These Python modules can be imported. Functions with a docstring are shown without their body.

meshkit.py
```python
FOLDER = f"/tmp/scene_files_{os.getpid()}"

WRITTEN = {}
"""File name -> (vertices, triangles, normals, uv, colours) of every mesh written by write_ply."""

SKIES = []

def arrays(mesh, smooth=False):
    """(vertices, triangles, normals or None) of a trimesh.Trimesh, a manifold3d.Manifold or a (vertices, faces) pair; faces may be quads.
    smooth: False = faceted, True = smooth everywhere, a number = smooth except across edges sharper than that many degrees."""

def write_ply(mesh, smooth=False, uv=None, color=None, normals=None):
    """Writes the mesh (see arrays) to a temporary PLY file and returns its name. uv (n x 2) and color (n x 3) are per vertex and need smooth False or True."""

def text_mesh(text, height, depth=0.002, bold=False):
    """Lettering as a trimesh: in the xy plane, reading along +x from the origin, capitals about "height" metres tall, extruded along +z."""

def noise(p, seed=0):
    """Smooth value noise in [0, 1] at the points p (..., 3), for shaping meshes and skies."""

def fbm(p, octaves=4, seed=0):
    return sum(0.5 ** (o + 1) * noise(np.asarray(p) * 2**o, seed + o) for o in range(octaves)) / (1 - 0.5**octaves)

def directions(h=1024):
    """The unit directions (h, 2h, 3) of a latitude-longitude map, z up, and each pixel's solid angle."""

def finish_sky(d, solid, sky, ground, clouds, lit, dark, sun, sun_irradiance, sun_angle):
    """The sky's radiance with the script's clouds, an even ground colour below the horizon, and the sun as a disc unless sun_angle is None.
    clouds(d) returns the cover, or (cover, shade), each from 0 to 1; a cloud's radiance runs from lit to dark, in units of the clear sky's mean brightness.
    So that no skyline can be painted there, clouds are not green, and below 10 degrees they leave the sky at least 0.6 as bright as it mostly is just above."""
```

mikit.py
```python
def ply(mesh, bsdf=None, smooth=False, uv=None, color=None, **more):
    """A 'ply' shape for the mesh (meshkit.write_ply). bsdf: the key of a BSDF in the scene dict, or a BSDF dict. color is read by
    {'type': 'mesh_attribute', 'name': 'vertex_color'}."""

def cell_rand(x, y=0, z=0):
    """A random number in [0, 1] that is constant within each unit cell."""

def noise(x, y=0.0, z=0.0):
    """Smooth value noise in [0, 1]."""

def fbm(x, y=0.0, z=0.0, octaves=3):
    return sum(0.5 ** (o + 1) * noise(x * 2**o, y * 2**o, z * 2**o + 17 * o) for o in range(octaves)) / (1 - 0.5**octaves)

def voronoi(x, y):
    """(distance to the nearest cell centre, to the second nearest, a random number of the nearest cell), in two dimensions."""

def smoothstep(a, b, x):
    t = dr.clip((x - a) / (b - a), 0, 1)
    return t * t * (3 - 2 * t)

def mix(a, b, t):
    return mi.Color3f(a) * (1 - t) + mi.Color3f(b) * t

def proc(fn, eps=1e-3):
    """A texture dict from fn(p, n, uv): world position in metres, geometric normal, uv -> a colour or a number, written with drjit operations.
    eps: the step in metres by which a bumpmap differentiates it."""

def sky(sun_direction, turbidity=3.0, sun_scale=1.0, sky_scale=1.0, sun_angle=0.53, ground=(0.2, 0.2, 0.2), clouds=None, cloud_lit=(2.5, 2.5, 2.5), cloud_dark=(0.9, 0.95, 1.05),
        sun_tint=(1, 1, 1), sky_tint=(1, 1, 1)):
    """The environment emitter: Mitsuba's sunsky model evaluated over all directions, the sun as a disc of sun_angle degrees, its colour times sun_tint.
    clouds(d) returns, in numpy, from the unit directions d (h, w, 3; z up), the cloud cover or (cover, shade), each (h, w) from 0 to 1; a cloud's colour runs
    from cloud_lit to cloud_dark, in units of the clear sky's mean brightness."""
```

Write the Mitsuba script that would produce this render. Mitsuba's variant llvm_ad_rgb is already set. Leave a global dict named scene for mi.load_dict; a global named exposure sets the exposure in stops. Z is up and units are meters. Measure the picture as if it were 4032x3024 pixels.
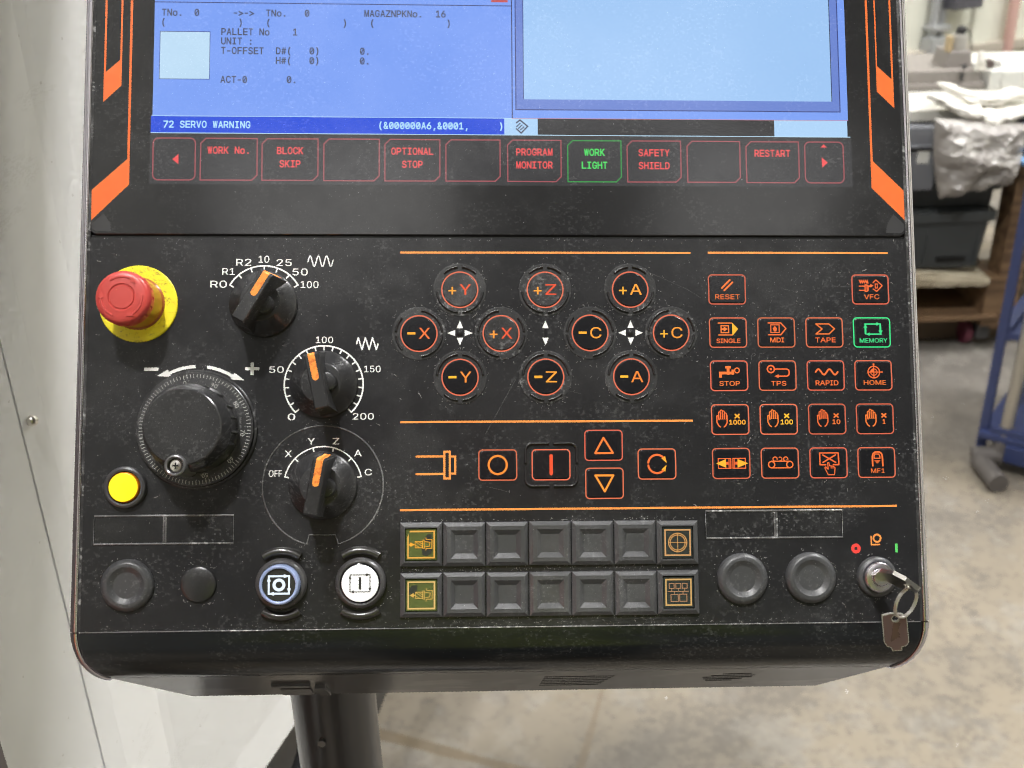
import math, random
import numpy as np, trimesh, drjit as dr, mitsuba as mi
import mikit, meshkit
from shapely.geometry import Polygon, LineString, Point, MultiPolygon, box as sbox
from shapely.ops import unary_union
from shapely import affinity

T = mi.ScalarTransform4f
scene, labels = {}, {}

# ------------------------------------------------------------------ camera, lamps, exposure
CAM = np.array([-0.01721, -0.53720, 0.26668])
FWD = np.array([0.02869, 0.89534, -0.44446])
UPV = np.array([0.03613, 0.44342, 0.89558])
scene['camera'] = {'type': 'thinlens', 'fov': 49.49, 'fov_axis': 'x', 'aperture_radius': 0.0015, 'focus_distance': 0.600,
                   'near_clip': 0.02, 'far_clip': 60.0,
                   'to_world': T().look_at(origin=CAM.tolist(), target=(CAM + FWD).tolist(), up=UPV.tolist())}
exposure = 0.15
FLOOR = -1.233
CEIL = 4.25
LAMPS = [  # x, y, size x, size y, radiance
    (-0.42, -1.37, 0.26, 0.26, 720.0),
    (-0.66, -0.10, 0.26, 0.26, 300.0),
    (3.10, 1.75, 1.20, 0.60, 118.0),
    (-0.70, 3.30, 1.20, 0.60, 40.0),
    (1.90, 3.60, 0.45, 0.45, 32.0),
    (-3.40, -1.00, 0.45, 0.45, 50.0),
    (4.80, 3.60, 0.45, 0.45, 105.0),
    (-0.60, -3.95, 1.30, 1.10, 1.8),
    (1.75, -4.00, 1.00, 1.10, 1.8),
    (0.85, -3.05, 1.30, 0.55, 1.8),
]
LAMP_AT = ('above and behind the camera', 'right above the console', 'long, right of the console', 'beyond the console, long', 'above the workbench', 'at the far left', 'in the far right corner', 'broad and dim, behind the camera', 'broad and dim, behind the camera at the right', 'broad and dim, between the other two')
LAMP_COLOUR = np.array([1.0, 0.985, 0.965])

# ------------------------------------------------------------------ console frame: mm on its face -> metres in the world
EX = np.array([0.99934007, 0.0, -0.03632394])
EY = np.array([0.03102285, 0.52017315, 0.8534972])
EZ = np.array([0.01889474, -0.85406082, 0.51982987])
MP = np.stack([EX, EY, EZ], 1)


def W(v):
    return np.asarray(v, float) @ MP.T / 1000.0


def tag(key, label=None, category=None, group=None, kind=None):
    d = labels.setdefault(key, {})
    for k, v in (('label', label), ('category', category), ('group', group), ('kind', kind)):
        if v:
            d[k] = v
    return key


def numbered(key):
    used = [k for k in scene if k == key or k.startswith(key + '__')]
    if not used:
        return key
    i = 1
    while any(k == f'{key}_{i:03d}' or k.startswith(f'{key}_{i:03d}__') for k in scene):
        i += 1
    return f'{key}_{i:03d}'


def join(meshes):
    vs, fs, n = [], [], 0
    for m in meshes:
        if hasattr(m, 'vertices'):
            m = (np.array(m.vertices), np.array(m.faces))
        v, f = np.asarray(m[0], float), np.asarray(m[1], int)
        if not len(f):
            continue
        if f.shape[1] == 4:
            f = np.vstack([f[:, [0, 1, 2]], f[:, [0, 2, 3]]])
        vs.append(v); fs.append(f + n); n += len(v)
    return np.vstack(vs), np.vstack(fs)


def put(key, mesh, bsdf, smooth=30, emit=None, panel=True, label=None, **lab):
    """One entry of the scene; the mesh is in mm on the console's face (panel) or in metres in the world."""
    key = numbered(key)
    v, f = join(mesh) if isinstance(mesh, list) else join([mesh])
    if panel:
        v = W(v)
    d = mikit.ply((v, f), bsdf, smooth=smooth)
    if emit is not None:
        d['emitter'] = {'type': 'area', 'radiance': {'type': 'rgb', 'value': [float(x) for x in emit]}, 'sampling_weight': 0.01}
    scene[key] = d
    if label or lab:
        tag(key, label, **lab)
    return key


# ------------------------------------------------------------------ mesh helpers
def polys(g):
    if g.is_empty:
        return []
    return [p for p in getattr(g, 'geoms', [g]) if p.geom_type == 'Polygon' and p.area > 1e-6]


def flat(g, z=0.0):
    out = []
    for p in polys(g):
        v, f = trimesh.creation.triangulate_polygon(p, engine='earcut')
        v, f = np.asarray(v), np.asarray(f)
        a = v[f]
        cr = (a[:, 1, 0] - a[:, 0, 0]) * (a[:, 2, 1] - a[:, 0, 1]) - (a[:, 1, 1] - a[:, 0, 1]) * (a[:, 2, 0] - a[:, 0, 0])
        f = np.where((cr < 0)[:, None], f[:, ::-1], f)
        out.append((np.c_[v, np.full(len(v), z)], f))
    return join(out)


def extrude(g, z0, z1):
    out = []
    for p in polys(g):
        m = trimesh.creation.extrude_polygon(p, z1 - z0, engine='earcut')
        v = np.array(m.vertices); v[:, 2] += z0
        out.append((v, np.array(m.faces)))
    return join(out)


def loft(rings, cap=True, cap0=False):
    n = len(rings[0]); v = np.vstack(rings); f = []
    for k in range(len(rings) - 1):
        a, b = k * n, (k + 1) * n
        for i in range(n):
            j = (i + 1) % n
            f += [(a + i, a + j, b + j), (a + i, b + j, b + i)]
    if cap:
        c = len(v); v = np.vstack([v, rings[-1].mean(0)]); b = (len(rings) - 1) * n
        f += [(c, b + i, b + (i + 1) % n) for i in range(n)]
    if cap0:
        c = len(v); v = np.vstack([v, rings[0].mean(0)])
        f += [(c, (i + 1) % n, i) for i in range(n)]
    return v, np.array(f)


def rr(cx, cy, w, h, r, z=0.0, n=5):
    p = []
    for (sx, sy, a0) in ((1, 1, 0), (-1, 1, 90), (-1, -1, 180), (1, -1, 270)):
        for k in range(n + 1):
            a = math.radians(a0 + 90 * k / n)
            p.append((cx + sx * (w / 2 - r) + r * math.cos(a), cy + sy * (h / 2 - r) + r * math.sin(a), z))
    return np.array(p)


def circ(cx, cy, r, z=0.0, n=48):
    a = np.arange(n) * 2 * np.pi / n
    return np.c_[cx + r * np.cos(a), cy + r * np.sin(a), np.full(n, float(z))]


def lathe(cx, cy, prof, n=56, cap=True):
    return loft([circ(cx, cy, max(r, 1e-3), z, n) for r, z in prof], cap=cap)


def box3(x0, x1, y0, y1, z0, z1, b=0.0):
    if b <= 0:
        m = trimesh.creation.box(bounds=[[x0, y0, z0], [x1, y1, z1]])
        return np.array(m.vertices), np.array(m.faces)
    cx, cy, w, h = (x0 + x1) / 2, (y0 + y1) / 2, x1 - x0, y1 - y0
    q = lambda i, z: rr(cx, cy, w - 2 * i, h - 2 * i, b, z, 3)
    return loft([q(b, z0), q(b * .3, z0 + b * .3), q(0, z0 + b), q(0, z1 - b), q(b * .3, z1 - b * .3), q(b, z1)], True, True)


def sweep(path, prof, closed=False):
    """prof: (offset to the left, height) points, swept along a 2-D path."""
    p = np.asarray(path, float); n = len(p)
    if closed:
        t = np.roll(p, -1, 0) - np.roll(p, 1, 0)
    else:
        t = np.gradient(p, axis=0)
    t /= np.linalg.norm(t, axis=1, keepdims=True)
    nn = np.c_[-t[:, 1], t[:, 0]]
    m = len(prof)
    v = np.vstack([np.c_[p[i] + np.outer([o for o, _ in prof], nn[i]), [z for _, z in prof]] for i in range(n)])
    f = []
    for i in range(n if closed else n - 1):
        a, b = i * m, ((i + 1) % n) * m
        for k in range(m - 1):
            f += [(a + k, b + k, b + k + 1), (a + k, b + k + 1, a + k + 1)]
    if not closed:
        for k in range(1, m - 1):
            f += [(0, k, k + 1), ((n - 1) * m, (n - 1) * m + k + 1, (n - 1) * m + k)]
    f = np.array(f)
    a = v[f[0]]
    return v, f[:, ::-1]


def bead(w, h, z0=0.0, n=8):
    return [(-w / 2 * math.cos(math.pi * k / n), z0 + h * math.sin(math.pi * k / n)) for k in range(n + 1)]


def arcpts(cx, cy, r, a0, a1, n=20):
    a = np.radians(np.linspace(a0, a1, n))
    return np.c_[cx + r * np.cos(a), cy + r * np.sin(a)]


def tube3(path, r, n=10, closed=False):
    p = np.asarray(path, float)
    t = (np.roll(p, -1, 0) - np.roll(p, 1, 0)) if closed else np.gradient(p, axis=0)
    t /= np.linalg.norm(t, axis=1, keepdims=True)
    ref = np.array([0.31, 0.17, 0.93]); rings = []
    rad = np.broadcast_to(r, (len(p),))
    u = np.cross(t[0], ref); u /= np.linalg.norm(u)
    for i in range(len(p)):
        u = u - (u @ t[i]) * t[i]; u /= np.linalg.norm(u)
        w = np.cross(t[i], u)
        a = np.arange(n) * 2 * np.pi / n
        rings.append(p[i] + rad[i] * (np.outer(np.cos(a), u) + np.outer(np.sin(a), w)))
    if closed:
        v, f = loft(rings + [rings[0]], cap=False)
        return v, f
    return loft(rings, True, True)


def spin(mesh, deg, cx, cy):
    v, f = mesh
    a = math.radians(deg); c, s = math.cos(a), math.sin(a)
    x, y = v[:, 0] - cx, v[:, 1] - cy
    return np.c_[cx + c * x - s * y, cy + s * x + c * y, v[:, 2]], f


def ln(pts, w, cap='round', join_='round'):
    return LineString(pts).buffer(w / 2, cap_style=cap, join_style=join_, quad_segs=4)


def ring2(cx, cy, r, w):
    return Point(cx, cy).buffer(r + w / 2, quad_segs=12).difference(Point(cx, cy).buffer(r - w / 2, quad_segs=12))


def rect_line(x0, y0, x1, y1, w):
    o = sbox(min(x0, x1) - w / 2, min(y0, y1) - w / 2, max(x0, x1) + w / 2, max(y0, y1) + w / 2)
    return o.difference(o.buffer(-w, join_style='mitre'))


_GLYPH = {}


def glyphs(text, bold=False):
    """The lettering as shapely polygons, capitals 1 unit tall from the origin."""
    k = (text, bold)
    if k not in _GLYPH:
        m = meshkit.text_mesh(text, 1.0, 0.1, bold=bold)
        v, f = np.array(m.vertices), np.array(m.faces)
        top = f[(v[f][:, :, 2] > 0.05).all(1)]
        _GLYPH[k] = unary_union([Polygon(v[t][:, :2]).buffer(1e-4) for t in top]).simplify(0.006)
    return _GLYPH[k]


def txt(text, cx, cy, h, w=None, bold=False, rot=0, fat=0.0):
    g = glyphs(text, bold)
    x0, y0, x1, y1 = g.bounds
    sx = h if w is None else w / (x1 - x0)
    g = affinity.translate(g, -(x0 + x1) / 2, -0.5)
    g = affinity.scale(g, sx, h, origin=(0, 0))
    if fat:
        g = g.buffer(fat)
    if rot:
        g = affinity.rotate(g, rot, origin=(0, 0))
    return affinity.translate(g, cx, cy)


def mono(text, left, cy, cell=2.96, h=3.75, fat=0.12):
    """Fixed-width screen lettering; noughts carry their slash."""
    out = []
    for i, ch in enumerate(text):
        if ch == ' ':
            continue
        g = glyphs(ch)
        x0, y0, x1, y1 = g.bounds
        cxx = left + cell * (i + 0.5)
        sx = min(h * 1.0, 0.80 * cell / max(x1 - x0, 1e-6))
        if ch in 'I1T-':
            sx = min(h, 0.72 * cell / (x1 - x0))
        g = affinity.translate(g, -(x0 + x1) / 2, -0.5)
        g = affinity.translate(affinity.scale(g, sx, h, origin=(0, 0)), cxx, cy)
        if ch == '0':
            g = unary_union([g, ln([(cxx - .75, cy - 1.2), (cxx + .75, cy + 1.2)], .4)])
        out.append(g.buffer(fat))
    return unary_union(out)


# ------------------------------------------------------------------ materials
def rgb(*c):
    return {'type': 'rgb', 'value': [float(x) for x in (c if len(c) == 3 else c * 3)]}


def principled(base, rough, spec=0.5, metallic=0.0, **kw):
    b = base if isinstance(base, dict) else rgb(*base) if isinstance(base, (tuple, list)) else rgb(base)
    r = rough if isinstance(rough, dict) else float(rough)
    return {'type': 'principled', 'base_color': b, 'roughness': r, 'specular': spec, 'metallic': metallic, **kw}


def two(b):
    return {'type': 'twosided', 'bsdf': b}


def face_uv(p):
    """Millimetres on the console's face."""
    u = (p.x * EX[0] + p.y * EX[1] + p.z * EX[2]) * 1000
    v = (p.x * EY[0] + p.y * EY[1] + p.z * EY[2]) * 1000
    w = (p.x * EZ[0] + p.y * EZ[1] + p.z * EZ[2]) * 1000
    return u, v, w


def specks(u, v, size, r, dens, seed, stretch=1.0, ang=0.6):
    c, s = math.cos(ang), math.sin(ang)
    x, y = (u * c + v * s) / (size * stretch), (v * c - u * s) / size
    cx, cy = dr.floor(x), dr.floor(y)
    ox = 0.25 + 0.5 * mikit.cell_rand(cx, cy, seed)
    oy = 0.25 + 0.5 * mikit.cell_rand(cx, cy, seed + 1)
    pick = mikit.cell_rand(cx, cy, seed + 2)
    rad = r * (0.4 + 0.9 * mikit.cell_rand(cx, cy, seed + 3))
    d = dr.sqrt(dr.square(x - cx - ox) + dr.square(y - cy - oy))
    return mikit.smoothstep(1.0, 0.55, d / rad) * dr.select(pick < dens, 1.0, 0.0)


def dust(base, film, amount, fine):
    def fn(p, n, uv):
        u, v, w = face_uv(p)
        vv = v + w * 0.7
        big = mikit.fbm(u * 0.018, vv * 0.018, 3.1, 3)
        mid = mikit.fbm(u * 0.12, vv * 0.12, 7.7, 3)
        patch = mikit.smoothstep(0.48, 0.70, 0.65 * big + 0.35 * mid)
        a = specks(u, vv, 1.3, 0.14, amount * (0.05 + 1.0 * patch), 11, 1.0)
        b = specks(u, vv, 1.9, 0.11, amount * (0.05 + 1.3 * patch), 21, 2.4, 0.75)
        c = specks(u, vv, 6.0, 0.040, amount * 0.3, 31, 1.0)
        grain = mikit.noise(u * 1.7, vv * 1.7, 1.3) * mikit.noise(u * 3.1, vv * 2.3, 4.3)
        clump = mikit.smoothstep(0.52, 0.80, mikit.fbm(u * 0.75, vv * 0.9, 2.2, 4)) * mikit.smoothstep(0.42, 0.66, mikit.fbm(u * 0.055, vv * 0.055, 9.2, 3))
        g = film * (0.15 + 0.5 * mid + 1.1 * patch) * (0.6 + 1.4 * grain) + fine * dr.maximum(a * 0.38, b * 0.38) + 0.45 * c + fine * amount * 1.1 * clump
        return mikit.mix(base, (0.60, 0.60, 0.605), dr.clip(g, 0, 1))
    return mikit.proc(fn)


def smudge(lo, hi):
    def fn(p, n, uv):
        u, v, w = face_uv(p)
        a = mikit.fbm(u * 0.03 + v * 0.012, v * 0.05 - u * 0.01, 6.1, 4)
        b = mikit.fbm(u * 0.25 + v * 0.2, v * 0.10, 2.7, 3)
        return lo + (hi - lo) * mikit.smoothstep(0.36, 0.66, 0.7 * a + 0.3 * b)
    return mikit.proc(fn)


scene['plate_black'] = principled(dust((0.0125, 0.0125, 0.014), 0.016, 0.11, 0.55), smudge(0.22, 0.30), 0.42)
scene['glass_black'] = principled(dust((0.012, 0.012, 0.013), 0.012, 0.07, 0.45), 0.15, 0.55)
scene['chin_black'] = principled(dust((0.007, 0.008, 0.009), 0.004, 0.09, 0.5), 0.17, 0.5)
scene['plastic_black'] = principled(dust((0.013, 0.013, 0.014), 0.020, 0.14, 0.40), 0.30, 0.6)
scene['wheel_black'] = principled(dust((0.012, 0.012, 0.013), 0.016, 0.16, 0.40), 0.24, 0.7)
scene['wheel_dusty'] = principled(dust((0.014, 0.014, 0.015), 0.035, 0.30, 0.45), 0.30, 0.6)
scene['plastic_grey'] = principled(dust((0.042, 0.043, 0.046), 0.025, 0.16, 0.35), 0.40, 0.6)
scene['plastic_grey_worn'] = principled(dust((0.052, 0.053, 0.055), 0.03, 0.22, 0.35), 0.27, 0.6)
scene['cap_black'] = principled(dust((0.007, 0.007, 0.009), 0.004, 0.05, 0.4), 0.18, 0.5)
scene['gloss_black'] = principled((0.012, 0.012, 0.013), 0.16, 0.55)
scene['pit_black'] = principled((0.006, 0.006, 0.006), 0.6, 0.3)
scene['bezel_grey'] = principled((0.075, 0.075, 0.078), 0.30, 0.5, metallic=0.35)
scene['chrome'] = {'type': 'roughconductor', 'material': 'Cr', 'alpha': 0.06}
scene['nickel'] = principled((0.74, 0.71, 0.66), 0.22, 0.5, metallic=1.0)
scene['red_plastic'] = principled((0.50, 0.055, 0.045), 0.34, 0.6)
scene['collar_red'] = principled((0.30, 0.085, 0.02), 0.22, 0.6)


def _yellow(p, n, uv):
    u, v, w = face_uv(p)
    s = mikit.fbm(u * 0.35 + 3, v * 0.9, 2.0, 4) * mikit.fbm(u * 1.6, v * 1.6, 5.0, 3)
    return mikit.mix((0.86, 0.74, 0.02), (0.42, 0.34, 0.04), mikit.smoothstep(0.30, 0.52, s))


scene['yellow_plastic'] = principled(mikit.proc(_yellow), 0.4, 0.5)


def _orange(p, n, uv):
    u, v, w = face_uv(p)
    s = mikit.fbm(u * 0.5, v * 0.5, 2.0, 4)
    return mikit.mix((0.86, 0.27, 0.045), (0.60, 0.16, 0.03), mikit.smoothstep(0.52, 0.72, s))


scene['orange_inlay'] = principled(mikit.proc(_orange), 0.42, 0.4)
scene['print_white'] = principled((0.80, 0.80, 0.78), 0.45, 0.4)
scene['print_dim'] = principled((0.42, 0.42, 0.40), 0.5, 0.4)
scene['print_orange'] = principled((0.82, 0.155, 0.035), 0.25, 0.45)
scene['line_orange'] = principled((0.85, 0.29, 0.07), 0.30, 0.45)
scene['print_red'] = principled((0.78, 0.06, 0.05), 0.4, 0.4)
scene['print_green'] = principled((0.10, 0.55, 0.13), 0.4, 0.4)
scene['print_black'] = principled((0.03, 0.032, 0.03), 0.3, 0.4)
scene['lcd'] = principled(dust((0.010, 0.010, 0.011), 0.012, 0.10, 0.55), smudge(0.14, 0.18), 0.55)
scene['lit'] = principled((0.03, 0.012, 0.008), 0.3, 0.4)
scene['film_olive'] = principled((0.088, 0.108, 0.032), 0.22, 0.5)
scene['film_dark'] = principled((0.030, 0.034, 0.029), 0.2, 0.5)
scene['tab_grey'] = principled((0.040, 0.040, 0.042), 0.25, 0.5)


# ------------------------------------------------------------------ the control console
K = 'control_console'
XL, XR = -226.8, 220.0
SEAM = -129.3
TOPY = 462.0
tag(K, 'black machine control console with lit screen, knobs and orange lit keys', 'control console')

# glass front above and key plate below, with a groove between them
glass = Polygon(rr((XL + XR) / 2, (81.6 + TOPY) / 2, XR - XL, TOPY - 81.6, 4)[:, :2])
v0 = [rr((XL + XR) / 2, (81.6 + TOPY) / 2, XR - XL - 2 * i, TOPY - 81.6 - 2 * i, 4 - i, z) for i, z in ((0, -4), (0, -0.5), (0.5, 0.0))]
put(K + '__screen_bezel', loft(v0), 'glass_black', label='glossy black glass front around the lit screen')
put(K + '__key_plate', extrude(sbox(XL, SEAM + 0.25, XR, 79.9), -4, 0), 'plate_black', label='dusty black plate that carries the knobs and keys')
for x0 in (XL, XR):
    put(K + '__side_seal', extrude(sbox(x0 - .75, SEAM + .3, x0 + .75, TOPY), -3, .22), 'felt_black', False)
scene['felt_black'] = principled(dust((0.012, 0.012, 0.012), 0.10, 0.6, 0.8), 0.8, 0.2)
put(K + '__seal_strip', extrude(sbox(XL, 79.95, XR, 81.55), -4, -1.4), 'pit_black')

# chin: curved lip under the plate, rounded at its ends
PROF = [(-129.55, 0.0), (-133, -0.15), (-137, -0.7), (-141, -1.8), (-144.6, -3.4), (-148, -5.9), (-150.8, -8.8), (-153.0, -12.0), (-154.6, -15.2), (-155.4, -18.0)]


def inset(y):
    s = min(max((SEAM - y) / 26.1, 0), 1)
    return 21.0 * (1 - math.sqrt(1 - (0.9 * s) ** 2))


rows = []
for y, z in PROF:
    xs = np.linspace(XL + inset(y), XR - inset(y), 40)
    rows.append(np.c_[xs, np.full(40, y), np.full(40, z)])
v = np.vstack(rows); f = []
for i in range(len(rows) - 1):
    for j in range(39):
        a, b = i * 40 + j, (i + 1) * 40 + j
        f += [(b, b + 1, a + 1), (b, a + 1, a)]
put(K + '__chin', (v, np.array(f)), 'chin_black', smooth=50, label='curved glossy black lip along the bottom of the console')

# chrome bead round the two sides and the chin's ends
BEAD = [(.75, -.6), (.85, .1), (1.15, .55), (1.7, .72), (2.4, .62), (3.0, .28), (3.45, -.25), (3.62, -.62), (3.9, -.72), (4.4, -.95), (4.9, -1.5), (5.3, -2.4), (5.55, -3.6), (5.65, -5.5), (5.4, -8.5), (4.0, -11.5)]
for side in (-1, 1):
    x0 = XL if side < 0 else XR
    stations = [(x0, TOPY, 0.0, side, 0.0), (x0, 150, 0, side, 0), (x0, 0, 0, side, 0), (x0, SEAM + 0.3, 0.0, side, 0.0)]
    pts = [(x0 - side * inset(y), y, z) for y, z in PROF]
    for name, st in (('edge_trim', None), ('chin_trim', pts)):
        if st is None:
            rings = []
            for (x, y, z, nx, ny) in stations:
                rings.append(np.array([(x + nx * o, y, z + d) for o, d in BEAD]))
        else:
            q = np.array(st); t = np.gradient(q[:, :2], axis=0); t /= np.linalg.norm(t, axis=1, keepdims=True)
            nr = np.c_[-t[:, 1], t[:, 0]] * (-1 if side > 0 else 1)
            nr *= np.sign(nr[0, 0]) * side
            k = np.linspace(1, 0.45, len(q))
            rings = [np.array([(q[i, 0] + nr[i, 0] * o * k[i], q[i, 1] + nr[i, 1] * o * k[i], q[i, 2] + d) for o, d in BEAD]) for i in range(len(q))]
        m = len(BEAD); v = np.vstack(rings); f = []
        for i in range(len(rings) - 1):
            for j in range(m - 1):
                a, b = i * m + j, (i + 1) * m + j
                f += [(a, b, b + 1), (a, b + 1, a + 1)]
        f = np.array(f)
        if side < 0:
            f = f[:, ::-1]
        put(K + '__' + name, (v, f), 'chrome_two', smooth=40)
scene['chrome_two'] = two(scene['chrome'])

put(K + '__chin_seam', sweep(np.array([(x, SEAM + .02) for x in np.linspace(XL + .6, XR - .6, 30)]), bead(.62, .26, -.06)), 'seam_dusty', 80)
scene['seam_dusty'] = two(principled(dust((0.03, 0.03, 0.03), 0.30, 0.9, 1.0), 0.25, 0.6))
# underside and back housing
u4 = np.array([(-216.5, -155.6, -18.2), (208.5, -155.6, -18.2), (180.0, -173.2, -60.0), (-182.0, -173.6, -60.0)])


def _under(p, n, uv):
    u, v, w = face_uv(p)
    s = mikit.fbm(u * 0.03, w * 0.08, 1.0, 4)
    return mikit.mix((0.038, 0.037, 0.037), (0.060, 0.057, 0.056), mikit.smoothstep(0.5, 0.75, s))


scene['under_black'] = principled(mikit.proc(_under), 0.16, 1.0)
lip = trimesh.convex.convex_hull(np.vstack([u4, [(-216, -150, -24), (208, -150, -24), (-180, -160, -70), (178, -160, -70)]]))
put(K + '__underside', lip, 'under_black', smooth=False, label='angled underside of the console with vent slots')
back = trimesh.convex.convex_hull(np.array([(x, y, z) for x, y, z in (
    (-229, -128, -11), (222.5, -128, -11), (-229, TOPY, -11), (222.5, TOPY, -11), (-182, -171, -62), (180, -171, -62),
    (-190, -140, -120), (185, -140, -120), (-200, TOPY - 20, -95), (195, TOPY - 20, -95), (-214, -148, -20), (206, -148, -20))]))
put(K + '__housing', back, 'under_black', smooth=False)

# slots and a catch in the underside (coordinates along its slope: s from lip to back edge)
UD = np.array([0, -17.8, -41.8]); UN = np.cross([1, 0, 0], UD); UN = -UN / np.linalg.norm(UN) if UN[2] > 0 else UN / np.linalg.norm(UN)
UN = np.array([0, -41.8, 17.8]) / np.linalg.norm([41.8, 17.8])


def under(x, s, h=0.0):
    return np.array([x, -155.6, -18.2]) + UD * s + UN * h


def under_strip(x0, x1, s0, s1, skew0, skew1, h):
    c = [under(x0 + skew0 * s0, s0, 0.02), under(x1 + skew1 * s0, s0, 0.02), under(x1 + skew1 * s1, s1, 0.02), under(x0 + skew0 * s1, s1, 0.02)]
    d = [q + UN * h for q in c]
    return np.array(c + d), np.array([(4, 6, 5), (4, 7, 6), (0, 1, 5), (0, 5, 4), (1, 2, 6), (1, 6, 5), (2, 3, 7), (2, 7, 6), (3, 0, 4), (3, 4, 7)])


scene['pit_two'] = two(scene['pit_black'])
for k in range(6):
    s = 0.26 + 0.088 * k
    put(K + '__underside__vent_slot', under_strip(17 + 1.0 - 3.5 * k * .1, 57 - 7.5 * k * .18, s, s + 0.035, 0, 0, 0.15), 'pit_two', smooth=False)
for k, (a, b) in enumerate(((118, 134), (112, 137), (108, 136), (109, 131), (111, 126))):
    s = 0.24 + 0.085 * k
    put(K + '__underside__vent_slot', under_strip(a, b, s, s + 0.035, 0, 0, 0.15), 'pit_two', smooth=False)
put(K + '__underside__catch', [under_strip(-133, -112, 0.40, 0.50, 0, 0, 1.8), under_strip(-129.5, -112.5, 0.62, 0.93, 0, 0, 1.2), under_strip(-111.5, -106, 0.50, 0.90, 4, 4, 2.2)], two(principled((0.035, 0.034, 0.033), 0.3)), smooth=False)

# orange graphics on the glass
def mir(pts):
    return [(-(x + 3.4 * 2) , y) for x, y in pts]


gl = unary_union([Polygon([(-207.6, TOPY - 8), (-207.6, 123.0), (-226.6, 105.4), (-226.6, 88.6), (-206.3, 108.9), (-206.3, TOPY - 8)]),
                  Polygon([(-221.1, TOPY - 8), (-221.2, 154.5), (-211.6, 163.9), (-211.6, TOPY - 8), (-212.6, TOPY - 8), (-212.6, 178.3), (-220.1, 171.4), (-220.1, TOPY - 8)])])
gr = unary_union([Polygon([(201.0, TOPY - 8), (201.2, 108.8), (219.8, 90.2), (219.8, 106.9), (202.4, 124.2), (202.3, TOPY - 8)]),
                  Polygon([(205.9, TOPY - 8), (206.2, 164.0), (215.8, 154.5), (215.8, TOPY - 8), (214.8, TOPY - 8), (214.8, 171.2), (206.9, 178.7), (206.9, TOPY - 8)])])
for i, q in enumerate(gl.geoms):
    put(K + '__screen_bezel__orange_stripe', flat(q, 0.06), 'print_orange', False)
for i, q in enumerate(gr.geoms):
    put(K + '__screen_bezel__orange_stripe', flat(q, 0.06), 'print_orange', False)
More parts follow.
